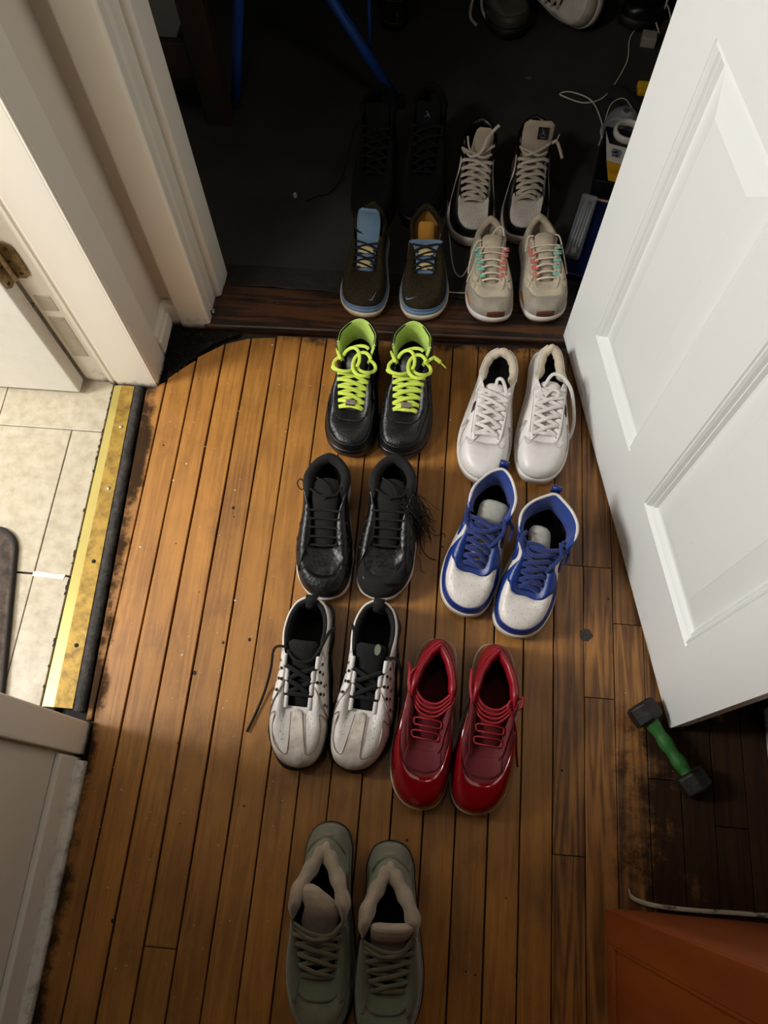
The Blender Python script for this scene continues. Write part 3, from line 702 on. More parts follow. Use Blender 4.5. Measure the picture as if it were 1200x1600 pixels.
    def tongue(s, path, m, arch=.25, label=None, n=7, name='tongue', ribs=0):
        C = catmull([(p[4]*s.m if len(p) > 4 else 0, p[0]*s.k, p[1], p[2]*s.wk, p[3]) for p in path], n)
        V = []; F = []; N = 20; L = len(C)
        for i, c in enumerate(C):
            t = C[min(i+1, L-1)]-C[max(i-1, 0)]; T = np.array((t[0], t[1], t[2])); T /= np.linalg.norm(T)
            nn = np.array((0, -T[2], T[1])); nn /= np.linalg.norm(nn)
            if nn[2] < 0: nn = -nn if abs(nn[2]) > .2 else nn
            if nn[1] > 0 and abs(nn[2]) < .3: nn = -nn
            e = min(1, (.5+i*.3)) * min(1, .35+(L-1-i)*.25)
            th = c[4]*(1+ribs*abs(math.sin(i*.9)))
            for j in range(N):
                a = 2*PI*j/N; cx = math.copysign(abs(math.cos(a))**.6, math.cos(a)); sx = math.copysign(abs(math.sin(a))**.8, math.sin(a))
                V.append(c[:3]+np.array((1, 0, 0))*cx*c[3]*(.6+.4*e)+nn*(sx*th*.5*e-arch*c[3]*cx*cx))
        for i in range(L-1):
            for j in range(N): F.append((i*N+j, i*N+(j+1) % N, (i+1)*N+(j+1) % N, (i+1)*N+j))
        F.append(tuple(range(N))); F.append(tuple((L-1)*N+j for j in range(N)))
        return s.add(name, V, F, m, label)
    def laces(s, us, m, v=.93, hw=.0034, ht=.0012, up=.006, bars=False, first=True, extra=(), label=None, jit=.0015, name='lace', eyoff=.002):
        r = random.Random(int(us[0]*1000)+s.m); cur = []
        def E(u, o=eyoff): return s.S(np.float64(u), np.float64(v), np.float64(o)).reshape(3)
        def seg(u1, u2, lift):
            A, B = E(u1), E(u2); A0, B0 = E(u1, -.003), E(u2, -.003)
            d = (B-A)
            M1 = A+d*.18+np.array((0, 0, lift*.7)); M2 = A+d*.5+np.array((0, r.uniform(-jit, jit), lift)); M3 = A+d*.82+np.array((0, 0, lift*.7))
            a0 = A-d*.02; b0 = B+d*.02
            cur.append((catmull([A0-d*.01, A-d*.03+np.array((0, 0, .001)), M1, M2, M3, B+d*.03+np.array((0, 0, .001)), B0+d*.01], 5), hw, ht))
        if first: seg(us[0], -us[0], up)
        for i in range(len(us)-1):
            if bars: seg(us[i+1], -us[i+1]+.004, up)
            else:
                seg(us[i], -us[i+1], up*.85); seg(-us[i], us[i+1], up*1.25+.0015)
        # to real coordinates
        for c in extra:
            P, a, b = (c+(hw, ht))[:3] if isinstance(c, tuple) and len(c) == 1 else c
            cur.append((catmull(P, 6), a, b))
        V = []; F = []
        for P, a, b in cur:
            v_, f_ = sweep_data(P, a, b, len(V), 8, up=(0, -.45, .89), flat=a > .0021); V += v_; F += f_
        return s.add(name, V, F, m, label)

SWOOSH = None
def swoosh_shape(L):
    P = [(-.5, .02), (-.44, -.10), (-.36, -.15), (-.25, -.15), (0, -.07), (.5, .13), (.0, .0), (-.25, -.045), (-.36, -.05), (-.42, -.01), (-.45, .06), (-.46, .10)]
    P = [(x*L, y*L) for x, y in P]
    return P, [tuple(range(len(P)))]
def jumper_shape(h):
    """small leaping figure with raised ball"""
    V = []; F = []
    def bar(x0, y0, x1, y1, w):
        d = math.hypot(x1-x0, y1-y0); nx, ny = -(y1-y0)/d*w/2, (x1-x0)/d*w/2; i = len(V)
        V.extend([(x0+nx, y0+ny), (x1+nx*.7, y1+ny*.7), (x1-nx*.7, y1-ny*.7), (x0-nx, y0-ny)]); F.append((i, i+1, i+2, i+3))
    def dot(x, y, r):
        i = len(V); V.extend([(x+r*math.cos(a*PI/4), y+r*math.sin(a*PI/4)) for a in range(8)]); F.append(tuple(range(i, i+8)))
    bar(0, .12, .02, -.12, .14); bar(.02, -.1, .38, -.38, .1); bar(-.02, -.1, -.34, -.22, .1); bar(-.34, -.22, -.48, -.42, .07); bar(0, .1, -.16, .38, .07); bar(.02, .08, .26, .0, .06)
    dot(.02, .2, .07); dot(-.18, .45, .08)
    return [(x*h, y*h) for x, y in V], F

# ---- shoe materials
def leather(name, c, rough=.42, **k): return mat(name, c, rough, bump=k.pop('bump', .12), bs=k.pop('bs', 320), kind='leather', **k)
def cloth(name, c, **k): return mat(name, c, k.pop('rough', .92), bump=k.pop('bump', .35), bs=k.pop('bs', 420), sheen=k.pop('sheen', .25), **k)
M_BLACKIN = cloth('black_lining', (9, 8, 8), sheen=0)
M_BLKLACE = cloth('black_lace', (12, 11, 11), sheen=0)

# ---------------------------------------------------------------- 1 sage green high tops (bottom of the row)
SAGE = mat('sage_nubuck', (122, 122, 98), .85, var=.1, vs=60, bump=.15, bs=700, sheen=.3)
SAGE2 = mat('sage_nubuck_overlay', (112, 113, 92), .85, var=.08, vs=60, bump=.15, bs=700, sheen=.3)
SAGEL = cloth('sage_lace', (116, 110, 84))
TANC = mat('puffy_tan_collar_cloth', (172, 154, 134), .95, var=.12, vs=50, bump=.3, bs=500, sheen=.4)
DKSOLE = mat('dark_rubber_sole', (34, 30, 27), .55, bump=.1)
TPUTAN = mat('smoky_tan_plastic', (120, 84, 50), .3, bump=.05)
def sage(toe, hd, L, m, label, tongue_pts):
    op = [(0, 0, -.062, .072), (.06, .018, -.061, .073), (.12, .025, -.052, .078), (.25, .029, -.025, .096), (.38, .034, .0, .118), (.48, .040, .018, .138), (.56, .044, .036, .150), (.66, .038, .062, .148), (.78, .024, .090, .138), (.9, .010, .112, .132), (1, 0, .120, .130)]
    s = Shoe('high_top_shoe', label, 'sage green high tops', toe, hd, L, m, op, zs=.034, wk=1.05, flare=.7)
    s.sole([('outsole', DKSOLE, None, [(0, -.002), (.002, .005), (.014, .0065), (.016, .003)]), ('midsole', SAGE2, 'sage midsole', [(.015, .0005), (.017, .003), (.024, .004), (.032, .002), (.034, -.002)])])
    s.upper(SAGE, M_BLACKIN, wr=.004)
    s.patch('mudguard', [(-.26, 0, .10), (-.15, 0, .34), (-.05, 0, .36), (0, 0, .36), (.05, 0, .36), (.15, 0, .34), (.26, 0, .10)], SAGE2, off=.0018)
    s.both('side_overlay', [(.12, .60, .96), (.2, .45, 1), (.36, .30, 1), (.46, .30, .98)], SAGE2, off=.0022)
    s.patch('toe_guard', [(-.16, .72, .98), (0, .76, .985), (.16, .72, .98)], SAGE2, off=.002)
    s.both('side_netting', [(.50, .28, .80), (.56, .20, .86), (.66, .24, .84), (.70, .34, .74)], TPUTAN, off=.0012, label='brownish translucent side panel')
    s.patch('heel_counter', [(.80, 0, .40), (.9, 0, .62), (1, 0, .70), (1.1, 0, .62), (1.2, 0, .40)], SAGE2, off=.002)
    s.discs('heel_emblem', [(1.0, .56)], .008, mat('silver_grey_print', (150, 148, 130), .4), off=.0022, kind=None)
    s.collar(TANC, uc=.46, rw=.0115, rh=.020, drop=.5, label='puffy tan padded collar', lump=.12)
    s.tongue([(-.055, .070, .022, .005), (-.02, .092, .024, .006), (.008, .120, .027, .008, -.000)] + tongue_pts, TANC, label='puffy tan tongue', ribs=.15, arch=.12)
    us = [.10, .17, .235, .30, .365]
    r = 1 if m > 0 else -1
    ex = [([(-.040, .004, .128), (-.012, -.012, .130), (.018, -.008, .132), (.040, .012, .134)], .0034, .0013), ([(-.041, .010, .134), (-.01, -.004, .133), (.02, -.004, .134), (.041, .02, .140)], .0032, .0013)]
    if m > 0: ex.append(([(.0, -.018, .108), (.012, -.034, .100), (.024, -.048, .088), (.034, -.06, .070)], .0034, .0013))
    s.laces(us, SAGEL, hw=.0040, ht=.0013, up=.006, extra=[([(p[0]*m, p[1], p[2]) for p in c], a, b) for c, a, b in ex])
    return s
sage((-.094, -.311), -1.5, .305, -1, 'sage green suede high top with puffy tan collar, nearest the cream baseboard, bottom row', [(.032, .148, .026, .016, .004), (.052, .156, .020, .015, -.010), (.064, .152, .009, .010, -.018)])
sage((.001, -.318), -4.0, .290, 1, 'sage green suede high top with a loose lace end, right one of the bottom pair', [(.018, .140, .030, .016, .004), (.028, .156, .032, .016, .006), (.036, .162, .030, .012, .008)])

# ---------------------------------------------------------------- 2 red patent
RED = mat('red_patent_leather', (128, 4, 18), .12, var=.05, bump=.03, bs=60, coat=1)
REDC = cloth('red_ballistic_cloth', (104, 5, 18), rough=.7, sheen=.1)
REDIN = cloth('dark_red_lining', (92, 8, 18), sheen=0)
REDM = mat('red_collar_leather', (138, 8, 26), .38, var=.08, bump=.1)
WHSOLE = mat('off_white_midsole', (206, 196, 186), .45, var=.06)
def red(toe, hd, L, m, label):
    op = [(0, 0, -.040, .074), (.06, .016, -.038, .076), (.12, .023, -.030, .082), (.25, .026, -.008, .096), (.38, .031, .012, .112), (.48, .036, .028, .124), (.56, .038, .046, .128), (.66, .034, .07, .122), (.78, .024, .096, .116), (.9, .010, .116, .116), (1, 0, .124, .118)]
    s = Shoe('sneaker', label, 'red patent sneakers', toe, hd, L, m, op, zs=.030, wk=1.04, flare=.7)
    s.sole([('outsole', DKSOLE, None, [(0, -.006), (.002, -.001), (.009, .002), (.010, .001)]), ('midsole', WHSOLE, 'off white midsole', [(.010, .0015), (.012, .0035), (.022, .004), (.027, .002), (.028, -.002)])])
    s.upper(REDC, REDIN, insole=REDIN, wr=.003)
    s.patch('mudguard', [(-1.0, 0, .42), (-.8, 0, .46), (-.6, 0, .52), (-.42, 0, .56), (-.28, 0, .60), (-.16, 0, .66), (0, 0, .70), (.16, 0, .66), (.28, 0, .60), (.42, 0, .56), (.6, 0, .52), (.8, 0, .46), (1.0, 0, .42)], RED, off=.002, nv=12, label='glossy patent toe and side wrap')
    s.patch('toe_box', [(-.14, .70, .90), (0, .74, .93), (.14, .70, .90)], REDC, off=.0012)
    s.patch('heel_panel', [(.62, .48, .96), (.78, .50, .97), (1, .46, .97), (1.22, .50, .97), (1.38, .48, .96)], REDM, off=.0018)
    s.collar(REDM, uc=.44, rw=.0078, rh=.017, drop=.7, label='padded red collar', lump=.06)
    s.both('lace_guide', [(.10, .86, .99), (.2, .84, 1), (.40, .84, 1), (.50, .9, 1)], REDC, off=.003)
    s.tongue([(-.042, .072, .022, .004), (-.015, .090, .024, .005), (.008, .108, .025, .006), (.018, .118, .022, .005)], REDC)
    J = jumper_shape(.022)
    if m < 0: s.decal('heel_emblem', J, .86, .70, DKSOLE, off=.0024, rot=.5)
    LC = mat('red_rope_lace', (156, 14, 30), .6, var=.1, bump=.3, bs=600)
    us = [.10, .17, .24, .31]
    # first two rows are flat webbing bars framed in cord
    cv = []
    for i, y in enumerate((-.034, -.014)):
        z = .092+.011*i; w_ = .021; h_ = .0055
        cv.append(([(-w_, y-h_, z-.002), (0, y-h_-.001, z+.004), (w_, y-h_, z-.002), (w_+.003, y, z-.001), (w_, y+h_, z+.001), (0, y+h_, z+.007), (-w_, y+h_, z+.001), (-w_-.003, y, z-.001), (-w_, y-h_, z-.002)], .0016, .0016))
    for k in range(4):
        y = .008+.007*k; cv.append(([(-.034, y+.012, .112+.004*k), (-.015, y-.008, .110+.003*k), (.012, y-.010, .110+.003*k), (.036, y+.014, .116+.003*k)], .0024, .0022))
    if m < 0: cv += [([(-.038, .024, .118), (-.044, .045, .122), (-.046, .07, .118), (-.050, .085, .10)], .0026, .002), ([(-.034, .010, .115), (-.040, .035, .126), (-.044, .055, .128), (-.038, .07, .126)], .0024, .002)]
    else: cv += [([(.036, .03, .120), (.028, .036, .126), (.024, .024, .126), (.034, .012, .118), (.046, -.01, .09), (.054, -.035, .055), (.062, -.05, .02), (.066, -.058, .006)], .0022, .002), ([(.036, .036, .124), (.046, .044, .128), (.048, .03, .124), (.036, .02, .12)], .0022, .002), ([(-.036, .02, .122), (-.043, .05, .126), (-.044, .08, .122)], .003, .002)]
    s.laces(us[:1], LC, first=False, extra=[([(p[0]*m, p[1], p[2]) for p in c], a, b) for c, a, b in cv])
red((.036, .034), 6.0, .300, -1, 'glossy red patent sneaker with small dark figure by its collar, left one of the pair')
red((.126, .034), 4.5, .300, 1, 'glossy red patent sneaker with a lace loop, right one of the pair, nearer the dumbbell')

# ---------------------------------------------------------------- 3 white perforated with black straps
WH = leather('white_tumbled_leather', (214, 206, 198), .45, var=.08, vs=45, bump=.2, bs=260)
WH2 = leather('white_smooth_leather', (222, 214, 206), .4, var=.06, vs=45)
SCUFFW = leather('scuffed_white_toe_leather', (214, 204, 192), .42, vs=38, c2=(172, 160, 146), thr=(.3, .6))
GREYL = mat('grey_stitch_line', (120, 108, 98), .6, bump=0)
BLUEP = mat('glossy_blue_print', (40, 62, 150), .25, bump=0)
def wb(toe, hd, L, m, label):
    op = [(0, 0, -.052, .074), (.06, .020, -.051, .075), (.12, .022, -.043, .079), (.25, .022, -.015, .094), (.38, .024, .012, .108), (.48, .032, .036, .118), (.56, .036, .056, .118), (.66, .037, .08, .112), (.78, .032, .106, .108), (.9, .020, .124, .110), (1, 0, .132, .114)]
    s = Shoe('sneaker', label, 'white perforated sneakers', toe, hd, L, m, op, zs=.034, wk=1.04, flare=.75)
    s.sole([('outsole', DKSOLE, None, [(0, -.003), (.002, .002), (.010, .0045), (.011, .002)]), ('midsole', mat('black_midsole', (20, 19, 20), .5), 'black wavy midsole', [(.011, .002), (.013, .0055), (.022, .0065), (.031, .0035), (.033, -.002)])], wav=.0016)
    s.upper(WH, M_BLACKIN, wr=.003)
    s.patch('toe_cap', [(-.26, 0, .30), (-.22, 0, .60), (-.14, 0, .40), (-.06, 0, .42), (-.035, 0, .55), (-.025, 0, .96), (0, 0, .985), (.025, 0, .96), (.035, 0, .55), (.06, 0, .42), (.14, 0, .40), (.22, 0, .60), (.26, 0, .30)], SCUFFW, off=.002, nv=12, smooth_tab=False, nu=60, label='scuffed white W shaped toe cap')
    s.both('side_panel', [(.29, .04, .90), (.36, .04, .90), (.44, .06, .88), (.50, .10, .80)], WH2, off=.0016)
    s.both('ankle_strap', [(.49, .30, .96), (.56, .28, .985), (.7, .40, .985), (.85, .55, .985), (.97, .6, .985)], WH2, off=.0024, nv=10)
    s.both('ankle_strap_line', [(.50, .60, .615), (.6, .62, .64), (.75, .70, .715), (.9, .76, .77)], GREYL, off=.0032)
    r = random.Random(4); pts = []
    for sg in (1, -1):
        pts += [(sg*u, v) for u, v in ((.310, .46), (.312, .68), (.335, .82), (.342, .54), (.365, .70), (.385, .52), (.40, .80), (.42, .64), (.45, .76), (.325, .34), (.41, .40))]
        pts += [(sg*u, v) for u, v in ((.6, .5), (.66, .72), (.72, .52), (.78, .66), (.86, .72), (.56, .42), (.63, .33))]
    s.discs('perforations', pts, .0031, M_BLACKIN, off=.0032)
    s.seam('stitching', [[(.27, .32), (.225, .62), (.19, .50), (.14, .42), (.08, .43), (.045, .46), (.036, .60), (.03, .95)], [(.29, .10), (.29, .5), (.285, .88)]], mat('brown_stitching', (132, 108, 92), .7, bump=0))
    s.discs('toe_perforations', [(sg*u, v) for sg in (1, -1) for u, v in ((.07, .80), (.09, .86), (.11, .78), (.07, .70), (.10, .68), (.12, .87), (.08, .62))], .0008, GREYL, off=.0006)
    s.collar(M_BLACKIN, uc=.46, rw=.0055, rh=.010, drop=1.1, label='black inner collar')
    s.tongue([(-.055, .072, .021, .004), (-.02, .092, .022, .006), (.015, .112, .023, .008), (.040, .126, .026, .010), (.052, .130, .026, .008)], M_BLACKIN, label='black padded tongue')
    if m > 0:
        s.add('tongue_badge', [(.012+.0055*math.cos(a)*1, .044+.010*math.sin(a), .1365) for a in np.linspace(0, 2*PI, 17)[:-1]], [tuple(range(16))], mat('grey_green_badge', (110, 116, 100), .35), raw=True)
    TRI = s.tongue
    # heel pull loop
    s.add('heel_tab', [(x, y, z) for y, z in ((.137*s.k, .085), (.139*s.k, .108), (.134*s.k, .120), (.124*s.k, .121), (.117*s.k, .110), (.115*s.k, .088)) for x in (-.010, .010)], [(2*i, 2*i+1, 2*i+3, 2*i+2) for i in range(5)], M_BLACKIN).modifiers.new('s', 'SOLIDIFY').thickness = .002
    # ribbed lace loops
    RB = mat('white_ribbed_loop', (220, 214, 208), .45)
    for sg in (1, -1):
        for u in (.135, .235, .325, .42):
            p, a, b, nn = s.frame(sg*u, .965); V = []; F = []
            for k in range(11):
                q = p+np.array((0, 1, .35))*((k-5)*.0021)+nn*.0032; rr = .0044 if k % 2 else .0036
                if k in (0, 10): rr = .003
                for j in range(8):
                    an = 2*PI*j/8; V.append(q+np.array((math.cos(an)*rr, 0, 0))+np.array((0, -.35, 1))*math.sin(an)*rr*.8)
            for k in range(10):
                for j in range(8): F.append((k*8+j, k*8+(j+1) % 8, (k+1)*8+(j+1) % 8, (k+1)*8+j))
            F += [tuple(range(8)), tuple(80+j for j in range(8))]
            s.add('lace_loop', V, F, RB)
    ex = []
    if m < 0: ex = [([(-.028, .040, .125), (-.044, .040, .125), (-.056, .035, .10), (-.066, .015, .04), (-.074, -.015, .012), (-.082, -.05, .006), (-.092, -.085, .005), (-.097, -.100, .005)], .0024, .0014), ([(.024, .03, .124), (.034, .05, .132), (.042, .075, .124), (.052, .085, .118)], .0028, .0014), ([(-.028, .036, .122), (-.01, .018, .128), (.016, .02, .126), (.03, .045, .124)], .0026, .0014)]
    else: ex = [([(.028, .034, .122), (.046, .036, .12), (.056, .022, .10), (.060, .0, .075), (.058, -.018, .055)], .0028, .0016), ([(-.03, .04, .122), (-.034, .07, .13), (-.042, .085, .13)], .0028, .0014)]
    s.laces([.185, .28, .375], M_BLKLACE, v=.975, hw=.0042, ht=.0016, up=.006, first=True, extra=[([(p[0]*m, p[1], p[2]) for p in c], a, b) for c, a, b in ex])
    V, F = text_mesh('NIKE', .016)
    if m > 0: s.decal('side_lettering', (V, F), .535, .60, M_BLACKIN, off=.0034, rot=.1, flip=-1)
wb((-.182, .083), 1.5, .305, -1, 'white perforated sneaker with a long black lace trailing out on the floor')
wb((-.092, .088), 4.0, .305, 1, 'white perforated sneaker with a black lace curled at its side, beside the red pair')

# ---------------------------------------------------------------- 4 blue and white high tops
BLU = leather('royal_blue_leather', (20, 48, 120), .38, var=.1, vs=40)
BLUC = cloth('royal_blue_cloth', (26, 58, 138))
BLUL = cloth('royal_blue_lace', (26, 46, 112))
GRYT = cloth('grey_quilted_tongue_cloth', (168, 166, 156))
WHS = mat('white_cupsole', (214, 206, 194), .45, var=.05)
def blue(toe, hd, L, m, label, op, tong):
    s = Shoe('high_top_shoe', label, 'blue and white high tops', toe, hd, L, m, op, zs=.030, wk=1.05, flare=.85)
    s.sole([('outsole', BLU, 'blue outsole', [(0, -.002), (.001, .002), (.007, .0035), (.008, .003)]), ('midsole', WHS, 'white cupsole', [(.008, .003), (.010, .0045), (.024, .0045), (.028, .003), (.029, -.002)])])
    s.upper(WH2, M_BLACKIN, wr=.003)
    s.patch('toe_box', [(-.29, .46, .52), (-.22, .38, .64), (-.15, .31, .74), (0, .26, .88), (.15, .31, .74), (.22, .38, .64), (.29, .46, .52)], WH2, off=.001, label='white perforated toe box')
    s.patch('mudguard', [(-.31, 0, .60), (-.28, 0, .50), (-.22, 0, .39), (-.14, 0, .32), (0, 0, .28), (.14, 0, .32), (.22, 0, .39), (.28, 0, .50), (.31, 0, .60)], BLU, off=.002, nv=10, label='blue mudguard')
    s.both('foxing', [(.28, .0, .96), (.31, 0, .92), (.345, 0, .80), (.355, 0, .3)], BLU, off=.0022, nv=10)
    s.patch('eyestay', [(-.55, .80, 1), (-.42, .82, 1), (-.34, .74, 1), (-.28, .53, 1), (-.22, .63, 1), (-.15, .73, 1), (-.08, .82, 1), (0, .87, 1), (.08, .82, 1), (.15, .73, 1), (.22, .63, 1), (.28, .53, 1), (.34, .74, 1), (.42, .82, 1), (.55, .80, 1)], BLU, off=.0026, label='blue eyestay')
    s.both('check_mark', [(.40, .46, .56), (.43, .36, .66), (.47, .34, .66), (.52, .42, .62), (.60, .50, .62), (.72, .56, .64), (.86, .62, .67)], BLU, off=.0022, label='blue curved check mark')
    s.patch('heel_panel', [(.80, 0, .50), (.88, 0, .90), (1, 0, .94), (1.12, 0, .90), (1.2, 0, .50)], BLU, off=.002, label='blue heel')
    s.both('collar_panel', [(.55, .76, .97), (.66, .78, .97), (.8, .84, .97)], BLU, off=.002)
    s.collar(WH2, uc=.50, rw=.0028, rh=.0032, drop=0, label='white collar piping', name='collar_trim')
    # wide blue inside collar
    u = np.linspace(.47, 1.53, 60); q = s.spr(s.Q(u)); cen = np.array((0, .06*s.k)); rows = []
    for t, dz in ((0, .0015), (.06, .002), (.13, -.004), (.20, -.016), (.24, -.030), (.26, -.044)):
        P = q.copy(); P[:, :2] = q[:, :2]*(1-t)+cen*t; P[:, 2] += dz; rows.append(P)
    V = np.concatenate(rows); n = len(u); F = [(k*n+i, k*n+i+1, (k+1)*n+i+1, (k+1)*n+i) for k in range(5) for i in range(n-1)]
    s.add('collar_lining', V, F, BLUC, 'padded blue collar lining')
    s.tongue(tong, GRYT, label='grey quilted tongue', ribs=.5)
    us = [.10, .16, .22, .28, .34, .40, .46]
    ex = [([(-.036, .02, .126), (-.020, -.008, .132), (.008, -.008, .134), (.036, .016, .128)], .0036, .0014), ([(-.034, .03, .136), (-.04, .012, .140), (-.03, -.006, .128), (-.01, -.012, .122)], .0034, .0014), ([(.03, .024, .138), (.036, .0, .136), (.028, -.016, .118), (.018, -.028, .106)], .0034, .0014), ([(.034, .03, .134), (.05, .018, .12), (.052, .0, .10)], .0032, .0014)]
    s.laces(us, BLUL, v=.9, hw=.0038, ht=.0013, up=.009, jit=.005, extra=[([(p[0]*m, p[1], p[2]) for p in c], a, b) for c, a, b in ex], eyoff=.003)
    r = random.Random(5); pts = []
    for i in range(6):
        for j in range(7):
            u = -.17+.34*(j+.5*(i % 2))/6.5; pts.append((u*(1-.02*i), .38+.085*i))
    s.discs('perforations', pts, .0007, GREYL, off=.0012)
    s.add('heel_tab', [(x, y, z) for y, z in ((.126*s.k, .150), (.132*s.k, .156), (.139*s.k, .150), (.139*s.k, .12)) for x in (-.009, .009)], [(2*i, 2*i+1, 2*i+3, 2*i+2) for i in range(3)], BLU).modifiers.new('s', 'SOLIDIFY').thickness = .0025
OPB = [(0, 0, -.052, .072), (.06, .012, -.051, .073), (.12, .017, -.043, .078), (.25, .018, -.018, .096), (.38, .023, .004, .116), (.48, .034, .02, .134), (.56, .041, .038, .142), (.66, .042, .066, .138), (.78, .032, .096, .134), (.9, .016, .118, .136), (1, 0, .126, .138)]
blue((.097, .388), 14, .285, -1, 'royal blue and white high top with upright collar, left one of the pair', OPB, [(-.05, .072, .020, .004), (-.015, .094, .022, .005), (.018, .112, .024, .010, .004), (.045, .122, .026, .012, .006), (.062, .124, .024, .010, .008)])
OPB2 = [(p[0], p[1]*(1.25 if .4 < p[0] < .8 else 1), p[2], p[3]) for p in OPB]
blue((.187, .356), 12, .275, 1, 'royal blue and white high top with collar splayed open, right one of the pair', OPB2, [(-.05, .072, .020, .004), (-.015, .094, .022, .005), (.014, .110, .020, .010, -.004), (.038, .118, .020, .013, -.008), (.058, .118, .017, .012, -.010)])

# ---------------------------------------------------------------- 5 black leather low with frayed lace
BKL = leather('creased_black_leather', (15, 14, 13), .36, var=.2, vs=30, bump=.35, bs=120, spec=.35)
BKS = cloth('black_suede', (14, 13, 12), sheen=0)
def black(toe, hd, L, m, label):
    op = [(0, 0, -.058, .066), (.06, .017, -.057, .067), (.12, .022, -.048, .071), (.25, .023, -.018, .088), (.38, .028, .012, .102), (.48, .034, .034, .112), (.56, .040, .052, .116), (.66, .042, .076, .110), (.78, .034, .103, .104), (.9, .019, .122, .104), (1, 0, .130, .106)]
    s = Shoe('sneaker', label, 'black leather sneakers', toe, hd, L, m, op, zs=.028, wk=1.07, flare=.75)
    s.sole([('outsole', WHSOLE, 'dirty white outsole', [(0, -.004), (.002, .001), (.016, .004), (.024, .002), (.026, -.003)])], wav=.0012)
    s.upper(BKL, M_BLACKIN, wr=.006)
    s.patch('toe_overlay', [(-.30, 0, .5), (-.2, 0, .62), (0, 0, .66), (.2, 0, .62), (.30, 0, .5)], BKS if m > 0 else BKL, off=.0018)
    s.both('side_panel', [(.18, .30, .95), (.30, .22, 1), (.42, .22, 1), (.52, .36, 1)], BKL, off=.0034, nv=12)
    pts = [(.27, .45), (.33, .40), (.39, .5), (.31, .6), (.37, .66)]
    s.rings('dimples', [(u*sg, v) for u, v in pts for sg in (-1, 1)], .0032, BKL, off=.0034, t=.0012)
    s.discs('dimple_holes', [(u*sg, v) for u, v in pts for sg in (-1, 1)], .0026, M_BLACKIN, off=.0036)
    s.collar(BKS, uc=.46, rw=.010, rh=.014, drop=.6, label='padded black collar')
    s.tongue([(-.056, .066, .020, .004), (-.02, .086, .021, .005), (.015, .104, .023, .007), (.045, .112, .026, .008), (.072, .112, .025, .006)], M_BLACKIN)
    ex = [([(-.02, .07, .116), (.0, .055, .122), (.01, .035, .118), (-.004, .025, .116)], .0016, .0012), ([(-.03, .045, .118), (-.01, .03, .122), (.02, .032, .122), (.03, .05, .12)], .0018, .0012)]
    if m < 0: ex.append(([(-.040, .055, .112), (-.052, .07, .105), (-.060, .066, .09), (-.052, .056, .085), (-.044, .06, .09)], .0014, .0012))
    s.laces([.14, .2, .26, .32, .38], M_BLKLACE, bars=True, hw=.0022, ht=.0014, up=.002, extra=[([(p[0]*m, p[1], p[2]) for p in c], a, b) for c, a, b in ex])
    if m > 0:
        r = random.Random(9); cv = []
        for i in range(150):
            x0, y0 = .034+r.uniform(-.014, .010), .030+r.uniform(-.02, .022); a = r.uniform(-1.0, .35); l = r.uniform(.02, .052)
            dx, dy = math.cos(a), math.sin(a); P = [(x0, y0, .114+r.uniform(-.008, .006))]
            for k in range(1, 5):
                t = k/4; P.append((x0+dx*l*t+r.uniform(-.006, .006), y0+dy*l*t+r.uniform(-.006, .006)-.012*t, max(.004, .114-.10*t**1.6+r.uniform(-.01, .01))))
            cv.append((catmull(P, 3), .0006, .0005))
        cv.append((catmull([(.06, -.01, .03), (.07, -.03, .004), (.085, -.045, .003), (.098, -.048, .003)], 6), .0008, .0006)); cv.append((catmull([(.07, .0, .03), (.095, .004, .004), (.11, .010, .003), (.112, .002, .003)], 6), .0006, .0005)); cv.append((catmull([(.05, -.04, .02), (.066, -.05, .004), (.07, -.07, .003), (.078, -.078, .003)], 6), .0006, .0005))
        V = []; F = []
        for P, a, b in cv:
            v_, f_ = sweep_data(P, a, b, len(V), 4); V += v_; F += f_
        tag(s.add('frayed_threads', V, F, M_BLKLACE, raw=True), 'frayed black threads of a worn out lace', None, kind='stuff')
black((-.168, .397), -1.5, .290, -1, 'creased black leather sneaker with dirty white sole, left one of the pair')
black((-.072, .405), 1.0, .290, 1, 'creased black leather sneaker with a frayed tangle of black threads at its side')

